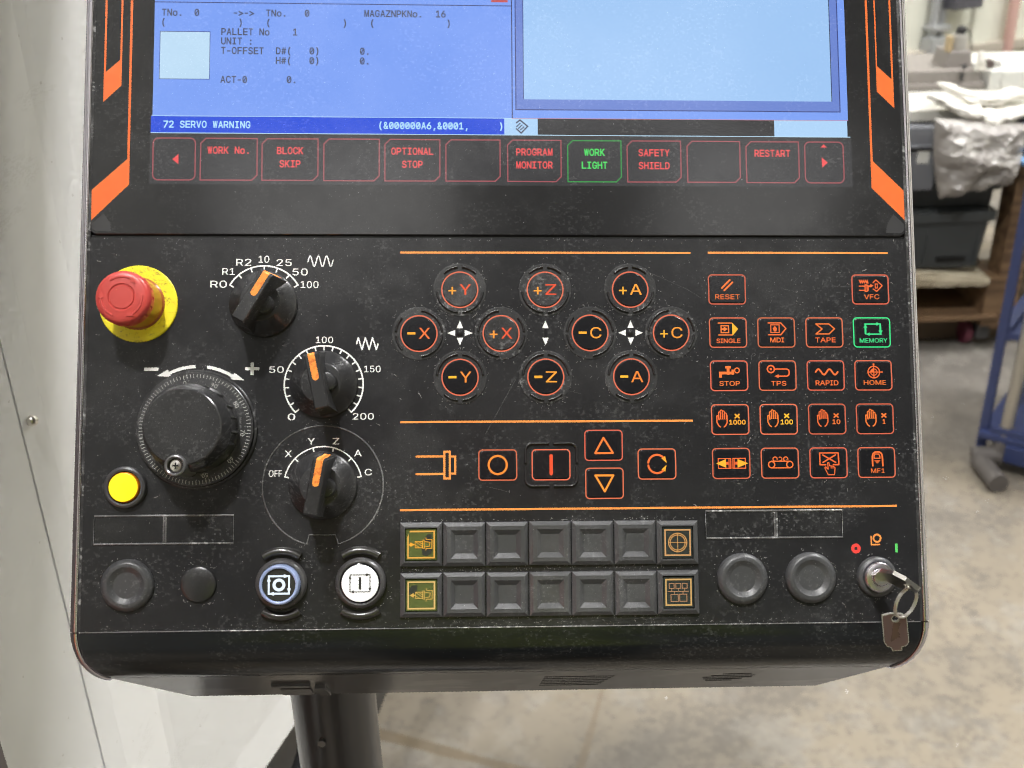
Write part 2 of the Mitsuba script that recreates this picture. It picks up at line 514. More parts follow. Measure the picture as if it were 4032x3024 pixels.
put(K + '__screen_bezel__corner_tab', flat(Polygon([(-225.5, 87.5), (-219.5, 93), (-216, 88), (-215.2, 83.4), (-223.5, 83.4), (-225.5, 85)]), 0.06), 'tab_grey', False)
put(K + '__screen_bezel__corner_tab', flat(Polygon([(218.8, 88.5), (213, 94), (209.5, 89), (208.4, 83.4), (217, 83.4), (218.8, 85)]), 0.06), 'tab_grey', False)

# ------------------------------------------------------------------ the screen
S = K + '__display'
BLUE, PALE, BAND = (0.165, 0.305, 0.80), (0.30, 0.50, 0.80), (0.12, 0.20, 0.56)
put(S + '__dark_ground', flat(sbox(-195.6, 109.3, 190.6, 137.6), 0.04), 'lcd', False, emit=(0.026, 0.026, 0.028))
put(S + '__left_window', flat(unary_union([sbox(-194.6, 147.3, 1.0, 211.0), sbox(-194.6, 211.5, 1.0, 440)]), 0.04), 'lcd', False, emit=BLUE, label='blue tool data window with dark lettering')
put(S + '__left_window_seam', flat(unary_union([sbox(-194.6, 211.0, 1.0, 211.5), sbox(1.0, 147.3, 1.6, 440)]), 0.04), 'lcd', False, emit=(0.035, 0.05, 0.16))
put(S + '__right_window', flat(unary_union([sbox(1.6, 147.3, 3.0, 440), sbox(3.0, 147.3, 189.2, 151.8), sbox(185.2, 151.8, 189.2, 440)]), 0.04), 'lcd', False, emit=BLUE)
put(S + '__right_window_frame', flat(rect_line(3.3, 152.1, 184.9, 439, 0.6), 0.04), 'lcd', False, emit=(0.03, 0.05, 0.2))
put(S + '__right_window_band', flat(sbox(3.6, 152.4, 184.6, 438).difference(sbox(7.4, 158.0, 180.6, 436)), 0.04), 'lcd', False, emit=BAND)
put(S + '__right_window_pane', flat(sbox(7.8, 158.0, 180.2, 436), 0.04), 'lcd', False, emit=PALE, label='empty pale blue window on the right of the screen')
put(S + '__right_window_edge', flat(sbox(7.4, 158.0, 7.8, 436), 0.04), 'lcd', False, emit=(0.02, 0.04, 0.16))
put(S + '__close_box', flat(sbox(-10.0, 213.3, -0.8, 219.0), 0.09), 'lcd', False, emit=(0.50, 0.07, 0.07))
put(S + '__picture_box', flat(sbox(-191.2, 168.0, -164.5, 194.4), 0.09), 'lcd', False, emit=(0.44, 0.63, 0.80), label='blank pale square on the left of the screen')
put(S + '__picture_box_edge', flat(sbox(-191.5, 167.7, -164.2, 194.8).difference(sbox(-191.2, 168.0, -164.5, 194.4)), 0.09), 'lcd', False, emit=(0.04, 0.06, 0.2))
put(S + '__warning_bar', flat(sbox(-195.4, 137.9, -3.2, 147.0), 0.09), 'lcd', False, emit=(0.0, 0.055, 0.62), label='deep blue warning bar with white lettering')
put(S + '__bar_rule', flat(unary_union([sbox(-195.4, 137.5, 190.2, 137.9), sbox(-195.4, 147.0, 1.0, 147.3)]), 0.09), 'lcd', False, emit=(0.45, 0.68, 0.85))
put(S + '__red_rule', flat(sbox(1.0, 147.0, 189.4, 147.3), 0.09), 'lcd', False, emit=(0.50, 0.20, 0.26))
for q in (sbox(-3.2, 137.9, 15.3, 147.0), sbox(147.3, 137.9, 188.6, 147.0)):
    put(S + '__pale_cell', flat(q, 0.09), 'lcd', False, emit=(0.36, 0.57, 0.82))
put(S + '__black_field', flat(sbox(15.3, 137.9, 147.3, 147.0), 0.09), 'lcd', False, emit=(0.014, 0.014, 0.016))
ic = unary_union([ln([(5.5, 146.2), (9.7, 142.6), (6.1, 138.8)], .75), ln([(5.5, 146.2), (3.6, 144.6)], .75), ln([(6.1, 138.8), (3.5, 141.2)], .75), ln([(3.6, 142.4), (5.6, 144.3)], .6), ln([(4.6, 141.4), (6.6, 143.3)], .6), ln([(5.8, 140.7), (7.6, 142.3)], .6)])
put(S + '__icon', flat(ic, 0.14), 'lcd', False, emit=(0.03, 0.03, 0.06))

TXT = [('TNo.', -190.9, 205.4), ('0', -173.2, 205.5), ('->->', -152.2, 205.6), ('TNo.', -134.3, 205.6), ('0', -113.1, 205.7), ('MAGAZNPKNo.', -80.4, 206.0), ('16', -41.0, 206.1),
       ('PALLET No', -158.5, 194.8), ('1', -119.5, 194.9), ('UNIT :', -158.5, 189.5), ('T-OFFSET', -158.5, 184.1), ('D#(', -128.6, 184.2), ('0)', -110.3, 184.3),
       ('0.', -82.7, 184.4), ('H#(', -128.6, 178.7), ('0)', -110.3, 178.8), ('0.', -82.7, 178.9), ('ACT-0', -158.5, 167.8), ('0.', -122.6, 168.0)]
for x, y, c in ((-189.7, 199.9, '('), (-147.8, 200.0, ')'), (-132.7, 200.1, '('), (-90.8, 200.3, ')'), (-75.8, 200.5, '('), (-33.6, 200.8, ')')):
    TXT.append((c, x - 1.5, y))
for t, x, y in TXT:
    put(S + '__lettering', flat(mono(t, x, y), 0.14), 'lcd', False, emit=(0.055, 0.07, 0.13))
for t, x, y in (('72 SERVO WARNING', -188.8, 142.5), ('(&000000A6,&0001,', -72.6, 142.6), (')', -6.4, 142.6)):
    put(S + '__lettering', flat(mono(t, x, y, 2.95), 0.14), 'lcd', False, emit=(0.42, 0.72, 0.90))

SOFT = [(-194.2, -170.9, ()), (-168.7, -137.6, ('WORK No.',)), (-135.6, -104.7, ('BLOCK', 'SKIP')), (-102.2, -71.4, ()), (-69.0, -38.4, ('OPTIONAL', 'STOP')), (-35.7, -5.3, ()),
        (-1.8, 28.3, ('PROGRAM', 'MONITOR')), (31.4, 61.6, ('WORK', 'LIGHT')), (64.4, 94.8, ('SAFETY', 'SHIELD')), (97.8, 127.9, ()), (130.8, 161.0, ('RESTART',)), (163.8, 186.2, ())]
for i, (a, b, words) in enumerate(SOFT):
    y0, y1 = 111.3, 135.1
    if i in (0, 11):
        o = Polygon(rr((a + b) / 2, (y0 + y1) / 2, b - a, y1 - y0, 3.2)[:, :2])
    else:
        o = Polygon([(a, y0), (b - 3.0, y0), (b, y0 + 3.0), (b, y1), (a + 3.0, y1), (a, y1 - 3.0)])
    o = o.difference(o.buffer(-0.62, join_style='mitre'))
    green = i == 7
    ce = (0.028, 0.30, 0.055) if green else (0.36, 0.070, 0.085)
    ct = (0.06, 0.68, 0.11) if green else (0.80, 0.072, 0.075)
    what = ' '.join(words).lower()
    kk = numbered(S + '__soft_key')
    put(S + '__soft_key_outline', flat(o, 0.10), 'lcd', False, emit=ce)
    g = [mono(w, (a + b) / 2 - 2.93 * len(w) / 2, 128.2 - 7.3 * r, 2.93, 3.8, 0.14) for r, w in enumerate(words)]
    if i == 0:
        g = [Polygon([(-183.5, 123.1), (-180.2, 126), (-180.2, 120.2)])]
    if i == 11:
        g = [Polygon([(177.0, 123.1), (173.6, 126.1), (173.6, 120.1)]), Polygon([(174.9, 133.6), (176.7, 131.7), (173.1, 131.7)])]
    if g:
        put(S + '__soft_key_legend', flat(unary_union(g), 0.10), 'lcd', False, emit=ct)

# ------------------------------------------------------------------ print on the plate
for n_, (x0, x1, y) in enumerate(((-60.2, 98.8, 71.95), (108.4, 209.0, 72.1), (-60.2, 98.1, -20.3), (-60.2, 208.8, -67.2))):
    put(K + '__key_plate__orange_rule', flat(sbox(x0, y - .55, x1, y + .55), 0.06), 'line_orange', False)
sp = unary_union([ln([(-51.4, -38.75), (-37.2, -38.75)], 1.15), ln([(-51.4, -48.15), (-37.2, -48.15)], 1.15), rect_line(-36.6, -36.3, -33.6, -50.6, 1.15), ln([(-33.4, -38.9), (-30.8, -38.9), (-30.8, -48.0), (-33.4, -48.0)], 1.15, 'flat', 'mitre')])
put(K + '__key_plate__spindle_symbol', flat(sp, 0.06), 'line_orange', False)
for (cx, cy, horiz) in ((-28.0, 27.8, True), (18.4, 27.8, False), (64.9, 27.8, True)):
    tri = [Polygon([(cx - 1.75, cy + 2.6), (cx + 1.75, cy + 2.6), (cx, cy + 6.9)]), Polygon([(cx - 1.75, cy - 2.6), (cx, cy - 6.7), (cx + 1.75, cy - 2.6)])]
    if horiz:
        tri += [Polygon([(cx - 2.6, cy - 1.75), (cx - 2.6, cy + 1.75), (cx - 6.8, cy)]), Polygon([(cx + 2.6, cy + 1.75), (cx + 2.6, cy - 1.75), (cx + 6.8, cy)])]
    put(K + '__key_plate__white_arrows', flat(unary_union([t.buffer(0) for t in tri]), 0.06), 'print_white', False)
    if horiz:
        put(K + '__key_plate__bump', lathe(cx, cy, [(1.9, 0), (1.7, .5), (1.2, .95), (.6, 1.15), (0, 1.2)], 20), 'gloss_black', 60)
    else:
        put(K + '__key_plate__bump', extrude(ln([(cx, cy - 1.6), (cx, cy + 1.6)], 1.2), 0, .8), 'gloss_black', False)

# raised frames of the label windows
for (x0, x1, xm, y0, y1) in ((-220.3, -147.7, -183.7, -83.7, -69.0), (103.9, 178.4, 141.9, -83.7, -69.2)):
    fr = sbox(x0, y0, x1, y1).difference(unary_union([sbox(x0 + .9, y0 + .9, xm - .8, y1 - .9), sbox(xm + .8, y0 + .9, x1 - .9, y1 - .9)]))
    put(K + '__key_plate__label_frame', [sweep(np.array([(x0, y0), (x1, y0), (x1, y1), (x0, y1)]), bead(1.1, .6), True),
        sweep(np.array([(xm - .5, y0 + .5), (xm - .5, y1 - .5)]), bead(1.0, .5)), sweep(np.array([(xm + .6, y0 + .5), (xm + .6, y1 - .5)]), bead(1.0, .5))], 'seam_dusty', 80)
    for a, b in ((x0 + .6, xm - 1.1), (xm + 1.1, x1 - .6)):
        put(K + '__key_plate__label_window', flat(sbox(a, y0 + .6, b, y1 - .6), 0.05), 'window_black', False)
scene['gloss_two'] = two(principled((0.014, 0.014, 0.015), 0.26, 0.7))
scene['window_black'] = principled(dust((0.010, 0.010, 0.011), 0.03, 0.3, 0.5), 0.22, 0.5)

# ------------------------------------------------------------------ lit push keys
SALMON, ORANGE, AMBER, LIME, RED = (0.78, 0.150, 0.075), (0.95, 0.165, 0.03), (1.0, 0.46, 0.025), (0.018, 0.72, 0.26), (0.92, 0.085, 0.025)


_jit = np.random.default_rng(3)


def key_shape(name, cx, cy, w=20.9, h=16.8, border=SALMON):
    k_ = _jit.uniform(.78, 1.08)
    border = (border[0] * k_, border[1] * k_ * _jit.uniform(.85, 1.2), border[2] * k_)
    base = K + '__' + name
    base = numbered(base)
    o = Polygon(rr(cx, cy, w, h, 2.3)[:, :2])
    put(base + '__border', flat(o.difference(Polygon(rr(cx, cy, w - 1.25, h - 1.25, 1.7)[:, :2])), 0.07), 'lit', False, emit=border)
    put(base + '__cap', loft([rr(cx, cy, w - 1.7, h - 1.7, 1.6, 0), rr(cx, cy, w - 1.8, h - 1.8, 1.6, .55), rr(cx, cy, w - 2.6, h - 2.6, 1.3, .8)]), 'cap_black', 20)
    return base


def legend(base, g, z=0.86, col=ORANGE, part='legend'):
    k_ = _jit.uniform(.86, 1.06)
    col = (col[0] * k_, col[1] * k_ * _jit.uniform(.85, 1.25), col[2] * k_)
    put(base + '__' + part, flat(g, z), 'lit', False, emit=col)


class Sk:
    """Strokes drawn in units of u mm about a key's centre, y down."""
    def __init__(s, cx, cy, u, ox, oy):
        s.cx, s.cy, s.u, s.ox, s.oy, s.g = cx, cy, u, ox, oy, []

    def p(s, x, y):
        return (s.cx + (x - s.ox) * s.u, s.cy - (y - s.oy) * s.u)

    def l(s, pts, w=18, cap='round'):
        s.g.append(ln([s.p(*q) for q in pts], w * s.u, cap)); return s

    def poly(s, pts):
        s.g.append(Polygon([s.p(*q) for q in pts]).buffer(0)); return s

    def loop(s, pts, w=18):
        return s.l(list(pts) + [pts[0], pts[1]], w)

    def rect(s, x0, y0, x1, y1, w=18):
        a, b = s.p(x0, y0), s.p(x1, y1)
        s.g.append(rect_line(a[0], a[1], b[0], b[1], w * s.u)); return s

    def fill(s, x0, y0, x1, y1):
        a, b = s.p(x0, y0), s.p(x1, y1)
        s.g.append(sbox(min(a[0], b[0]), min(a[1], b[1]), max(a[0], b[0]), max(a[1], b[1]))); return s

    def ring(s, x, y, r, w=16):
        s.g.append(ring2(*s.p(x, y), r * s.u, w * s.u)); return s

    def dot(s, x, y, r):
        s.g.append(Point(s.p(x, y)).buffer(r * s.u)); return s

    def arc(s, x, y, r, a0, a1, w=18):
        return s.l([(x + r * math.cos(math.radians(a)), y - r * math.sin(math.radians(a))) for a in np.linspace(a0, a1, 16)], w)

    def t(s, text, x, y, h, w, bold=True):
        q = s.p(x, y)
        s.g.append(txt(text, q[0], q[1], h * s.u, w * s.u)); s.g[-1] = s.g[-1].buffer(0.05); return s

    def out(s):
        return unary_union(s.g)


def hand(s, x, y, k=1.0):
    """A raised hand in outline, about 200 by 300 units round (x, y)."""
    cap = []
    for dx, t in ((-42, -105), (-8, -138), (28, -122), (62, -85)):
        cap.append(LineString([s.p(x + dx * k, y - 5 * k), s.p(x + dx * k, y + t * k)]).buffer(19 * k * s.u))
    body = unary_union(cap)
    lines = [c.boundary.buffer(8.5 * k * s.u) for c in cap]
    s.g.append(unary_union(lines).difference(LineString([s.p(x - 60 * k, y + 22 * k), s.p(x + 80 * k, y + 22 * k)]).buffer(14 * k * s.u)))
    s.l([(x - 52 * k, y + 15 * k), (x - 62 * k, y - 60 * k), (x - 92 * k, y - 50 * k), (x - 92 * k, y + 60 * k), (x - 62 * k, y + 120 * k), (x - 30 * k, y + 145 * k)], 22 * k)
    s.l([(x + 92 * k, y - 60 * k), (x + 95 * k, y + 60 * k), (x + 68 * k, y + 120 * k), (x + 38 * k, y + 145 * k)], 22 * k)
    return s


COL = (118.5, 145.2, 171.9, 198.4)
ROW = (51.7, 27.8, 4.1, -19.8, -43.6)
UA, UB = 0.0421, 0.0303
keyname = 'push_key'


def lab(base, text):
    tag(base + '__cap', None)
    labels.pop(base + '__cap', None)
    labels[base] = {'label': text}


b = key_shape(keyname, COL[0], ROW[0]); lab(b, 'key marked RESET with two slanting bars')
s = Sk(COL[0], ROW[0], UA, 315, 262).l([(350, 140), (243, 248)], 22).l([(384, 172), (275, 278)], 22); legend(b, s.out())
legend(b, Sk(COL[0], ROW[0], UA, 315, 262).t('RESET', 315, 362, 62, 325).out(), part='lettering')
b = key_shape(keyname, COL[3], ROW[0]); lab(b, 'key marked VFC with spindle and diamond symbol')
s = Sk(COL[3], ROW[0], UA, 947, 262)
s.l([(797, 142), (812, 182), (822, 142), (838, 182), (850, 142), (866, 182), (878, 142), (894, 182), (905, 142), (912, 185)], 12)
s.l([(795, 222), (865, 222)], 15).l([(795, 278), (865, 278)], 15).rect(872, 205, 898, 292, 14).l([(902, 216), (914, 216), (914, 280), (902, 280)], 12)
s.l([(925, 225), (945, 215)], 18).poly([(940, 190), (985, 215), (940, 240)]).l([(980, 175), (1018, 138), (1100, 215), (1025, 292), (980, 260)], 14).rect(1008, 192, 1036, 246, 11)
legend(b, s.out()); legend(b, Sk(COL[3], ROW[0], UA, 947, 262).t('VFC', 955, 362, 62, 200).out(), part='lettering')
b = key_shape(keyname, COL[0], ROW[1]); lab(b, 'key marked SINGLE with solid amber arrow head')
s = Sk(COL[0], ROW[1], UA, 322, 826).l([(192, 704), (365, 704)], 15).l([(192, 859), (375, 859)], 15).rect(228, 738, 325, 828, 15).l([(235, 782), (285, 782)], 20).poly([(262, 748), (315, 782), (262, 814)])
legend(b, s.out()); legend(b, Sk(COL[0], ROW[1], UA, 322, 826).poly([(372, 698), (452, 780), (382, 864), (372, 864)]).out(), col=AMBER, part='arrow')
legend(b, Sk(COL[0], ROW[1], UA, 322, 826).t('SINGLE', 320, 936, 56, 310).out(), part='lettering')
b = key_shape(keyname, COL[1], ROW[1]); lab(b, 'key marked MDI with a hand in a box')
s = Sk(COL[1], ROW[1], UA, 957, 826).l([(848, 702), (1012, 702), (1080, 776), (1012, 856), (848, 856)], 17).rect(880, 727, 992, 828, 13)
s.poly([(912, 795), (908, 770), (916, 768), (920, 755), (928, 752), (934, 744), (942, 752), (950, 756), (954, 768), (962, 772), (958, 800), (948, 815), (925, 815)])
legend(b, s.out()); legend(b, Sk(COL[1], ROW[1], UA, 957, 826).t('MDI', 960, 926, 60, 182).out(), part='lettering')
b = key_shape(keyname, COL[2], ROW[1]); lab(b, 'key marked TAPE with an open arrow symbol')
s = Sk(COL[2], ROW[1], UA, 352, 822).loop([(235, 712), (408, 712), (482, 776), (408, 844), (235, 844), (318, 778)], 17)
legend(b, s.out()); legend(b, Sk(COL[2], ROW[1], UA, 352, 822).t('TAPE', 357, 922, 62, 268).out(), part='lettering')
b = key_shape(keyname, COL[3], ROW[1], border=LIME); lab(b, 'green lit key marked MEMORY')
s = Sk(COL[3], ROW[1], UA, 968, 822).l([(870, 715), (1040, 715)], 20).poly([(1025, 690), (1075, 712), (1025, 738)]).l([(1075, 715), (1075, 800)], 24).poly([(1050, 800), (1105, 800), (1076, 855)])
s.l([(1085, 848), (925, 848)], 20).poly([(930, 825), (880, 850), (930, 870)]).l([(878, 840), (878, 760)], 24).poly([(850, 762), (905, 762), (880, 715)])
legend(b, s.out(), col=LIME); legend(b, Sk(COL[3], ROW[1], UA, 968, 822).t('MEMORY', 980, 930, 56, 365).out(), col=LIME, part='lettering')
b = key_shape(keyname, COL[0], ROW[2]); lab(b, 'key marked STOP with a tap symbol')
s = Sk(COL[0], ROW[2], UA, 333, 1395).fill(280, 1270, 355, 1302).fill(300, 1300, 336, 1385).fill(197, 1345, 395, 1378).fill(197, 1345, 236, 1422).fill(362, 1318, 392, 1384).ring(433, 1328, 31, 14)
legend(b, s.out()); legend(b, Sk(COL[0], ROW[2], UA, 333, 1395).t('STOP', 333, 1497, 60, 265).out(), part='lettering')
b = key_shape(keyname, COL[1], ROW[2]); lab(b, 'key marked TPS with a returning arrow')
s = Sk(COL[1], ROW[2], UA, 968, 1393).ring(878, 1310, 46, 18).dot(878, 1310, 15).l([(925, 1310), (1085, 1310), (1110, 1322), (1118, 1350), (1112, 1385), (1088, 1403), (960, 1403)], 17).poly([(922, 1403), (978, 1378), (978, 1428)])
legend(b, s.out()); legend(b, Sk(COL[1], ROW[2], UA, 968, 1393).t('TPS', 975, 1496, 60, 198).out(), part='lettering')
b = key_shape(keyname, COL[2], ROW[2]); lab(b, 'key marked RAPID with a wavy line')
xs = np.linspace(235, 525, 30)
s = Sk(COL[2], ROW[2], UA, 372, 1392).l([(x, 1348 - 36 * math.sin((x - 235) / 145 * 2 * math.pi)) for x in xs], 22)
legend(b, s.out()); legend(b, Sk(COL[2], ROW[2], UA, 372, 1392).t('RAPID', 380, 1490, 62, 298).out(), part='lettering')
b = key_shape(keyname, COL[3], ROW[2]); lab(b, 'key marked HOME with a cross-hair target')
s = Sk(COL[3], ROW[2], UA, 990, 1392).ring(990, 1352, 76, 14).ring(990, 1352, 42, 11).l([(990, 1248), (990, 1432)], 11).l([(908, 1352), (1100, 1352)], 11).poly([(990, 1352), (950, 1352), (958, 1326), (972, 1312), (990, 1310)]).dot(990, 1250, 12).dot(1098, 1352, 11)
legend(b, s.out()); legend(b, Sk(COL[3], ROW[2], UA, 990, 1392).t('HOME', 1000, 1488, 60, 292).out(), part='lettering')
for i, (num, hx, wd, nx) in enumerate((('1000', -155, 295, 122), ('100', -113, 218, 138), ('10', -90, 138, 158), ('1', -84, 45, 155))):
    b = key_shape(keyname, COL[i], ROW[3]); lab(b, 'key with a raised hand and x ' + num)
    s = Sk(COL[i], ROW[3], UB, 0, 0); hand(s, hx, -12)
    legend(b, s.out())
    s = Sk(COL[i], ROW[3], UB, 0, 0).l([(nx - 36, -90), (nx + 36, -30)], 26).l([(nx - 36, -30), (nx + 36, -90)], 26)
    s.g.append(txt(num, *s.p(nx, 50), 80 * UB, wd * UB).buffer(.09)); legend(b, s.out(), col=AMBER if i < 2 else ORANGE, part='lettering')
b = key_shape(keyname, COL[0], ROW[4]); lab(b, 'key with two doors parting')
s = Sk(COL[0], ROW[4], UB, 498, 1228).rect(260, 1140, 482, 1316, 18).l([(452, 1145), (452, 1310)], 14).rect(522, 1140, 748, 1316, 18).l([(552, 1145), (552, 1310)], 14).fill(375, 1200, 440, 1250).fill(565, 1200, 630, 1250)
legend(b, s.out()); legend(b, Sk(COL[0], ROW[4], UB, 498, 1228).poly([(215, 1228), (398, 1150), (398, 1304)]).poly([(798, 1228), (606, 1150), (606, 1304)]).out(), z=0.89, col=AMBER, part='arrow')
b = key_shape(keyname, COL[1], ROW[4]); lab(b, 'key with a chip conveyor belt symbol')
s = Sk(COL[1], ROW[4], UB, 1392, 1222).l([(1232, 1190), (1560, 1190)], 20).l([(1232, 1306), (1560, 1306)], 20).ring(1232, 1248, 56, 22).ring(1560, 1248, 56, 22).arc(1298, 1150, 38, -10, 240, 18).arc(1388, 1148, 32, -100, 120, 16).arc(1490, 1150, 38, -10, 240, 18)
legend(b, s.out())
b = key_shape(keyname, COL[2], ROW[4]); lab(b, 'key with a pointing hand under a crossed box')
s = Sk(COL[2], ROW[4], UB, 562, 1212).l([(500, 1246), (398, 1246), (396, 1036), (735, 1036), (740, 1246), (640, 1246)], 24).l([(452, 1072), (684, 1206)], 24).l([(684, 1072), (452, 1206)], 24)
s.loop([(545, 1330), (500, 1285), (482, 1300), (540, 1425), (655, 1425), (668, 1300), (640, 1275), (570, 1265), (560, 1210), (535, 1210)], 17).l([(598, 1275), (598, 1310)], 13).l([(632, 1280), (632, 1312)], 13)
legend(b, s.out())
b = key_shape(keyname, COL[3], ROW[4]); lab(b, 'key marked MF1 with a finger tip')
s = Sk(COL[3], ROW[4], UB, 1420, 1205).l([(1340, 1265), (1338, 1100), (1352, 1050), (1390, 1018), (1470, 1018), (1506, 1048), (1520, 1100), (1524, 1265)], 28).l([(1372, 1132), (1370, 1090), (1388, 1054), (1456, 1054), (1474, 1090), (1476, 1132), (1372, 1132)], 18).l([(1378, 1175), (1472, 1175)], 13).l([(1395, 1194), (1455, 1194)], 12).l([(1408, 1212), (1442, 1212)], 11)
legend(b, s.out()); legend(b, Sk(COL[3], ROW[4], UB, 1420, 1205).t('MF1', 1430, 1353, 80, 250).out(), part='lettering')

UC = 0.0543
SPK = dict(O=(-8.0, -43.6), I=(20.7, -43.6), U=(49.2, -33.4), D=(49.4, -53.8), R=(78.0, -43.6))
b = key_shape('spindle_key', *SPK['O']); lab(b, 'spindle key with a lit circle'); legend(b, ring2(*SPK['O'], 4.85, 1.15), col=(1.0, .27, .03))
b = key_shape('spindle_key', *SPK['I']); lab(b, 'spindle key with an upright bar inside a black guard'); legend(b, ln([(20.7, -38.9), (20.7, -48.4)], 1.9), col=RED)
b = key_shape('spindle_key', *SPK['U']); lab(b, 'spindle key with a triangle pointing up'); legend(b, Sk(*SPK['U'], UC, 1225, 266).loop([(1223, 192), (1316, 343), (1138, 343)], 20).out())
b = key_shape('spindle_key', *SPK['D']); lab(b, 'spindle key with a triangle pointing down'); legend(b, Sk(*SPK['D'], UC, 1235, 653).loop([(1143, 575), (1322, 575), (1235, 733)], 20).out(), col=(1.0, .25, .03))
b = key_shape('spindle_key', *SPK['R']); lab(b, 'spindle key with two circling arrows')
s = Sk(*SPK['R'], UC, 1770, 457).arc(1768, 455, 88, 172, 35, 20).arc(1768, 460, 88, 188, 318, 20); legend(b, s.out())
legend(b, Sk(*SPK['R'], UC, 1770, 457).poly([(1812, 402), (1850, 380), (1866, 450)]).poly([(1812, 512), (1862, 468), (1850, 535)]).out(), col=AMBER, part='arrow')
# guard round the bar key
gx, gy = SPK['I']
for (a0, flipx, flipy) in ((0, 1, 1), (0, -1, 1), (0, 1, -1), (0, -1, -1)):
    path = [(1.2, 11.4)] + [(10.2 + 3.6 * math.cos(math.radians(a)), 7.8 + 3.6 * math.sin(math.radians(a))) for a in (90, 70, 50, 30, 10, 0)] + [(13.8, 1.1)]
    path = np.array([(gx + flipx * x, gy + flipy * y) for x, y in path])
    put(K + '__guard_rib', sweep(path, bead(1.6, 1.7)), 'gloss_two', 80)

# ------------------------------------------------------------------ round axis keys
AX = [('+', 'Y', -28.0, 51.4, 270), ('-', 'X', -50.1, 27.5, 0), ('+', 'X', -5.7, 27.5, 180), ('-', 'Y', -28.0, 3.7, 90), ('+', 'Z', 18.4, 51.4, 270), ('-', 'Z', 18.3, 3.7, 90),
      ('+', 'A', 65.0, 51.5, 270), ('-', 'C', 42.7, 27.7, 0), ('+', 'C', 87.1, 27.7, 180), ('-', 'A', 64.9, 3.7, 90)]
for i, (sg, ch, cx, cy, face) in enumerate(AX):
    b = numbered(K + '__axis_key')
    labels[b] = {'label': f'round axis key marked {sg}{ch} with a lit orange ring'}
    put(b + '__seat', lathe(cx, cy, [(14.5, 0), (14.3, .35), (13.9, .4), (0.0, .4)], 64), 'seat_black', 20)
    put(b + '__border', flat(ring2(cx, cy, 9.75, .66), 0.46), 'lit', False, emit=SALMON)
    put(b + '__cap', lathe(cx, cy, [(9.2, .4), (9.1, 1.0), (8.8, 1.2), (0, 1.2)], 48), 'cap_worn' if (sg, ch) in (('+', 'Y'), ('+', 'Z'), ('+', 'X')) else 'cap_black', 20)
    legend(b, txt('+', cx - 4.1, cy, 6.3, 4.4) if sg == '+' else sbox(cx - 6.3, cy - .65, cx - 1.9, cy + .65), 1.27, AMBER if i not in (0, 4, 2) else (1.0, .36, .03), 'sign')
    legend(b, txt(ch, cx + 3.0, cy, 5.9, 6.0 if ch != 'A' else 6.4).buffer(.03), 1.27, {0: RED, 4: RED, 2: RED, 1: (1, .17, .03)}.get(i, (1.0, .30, .03)), 'letter')
    for a0, a1 in ((5.5, 84), (-84, -5.5), (137, 174.5), (185.5, 223)):
        arc = arcpts(cx, cy, 12.5, face + a0, face + a1, 16 if abs(a1 - a0) > 50 else 9)
        put(b + '__rib', sweep(arc, bead(1.35, 1.4, .38)), 'gloss_two', 80)
scene['seat_black'] = principled(dust((0.016, 0.016, 0.017), 0.05, 0.45, 0.6), 0.3, 0.5)
scene['cap_worn'] = principled(dust((0.010, 0.009, 0.010), 0.10, 0.30, 0.5), 0.26, 0.5)

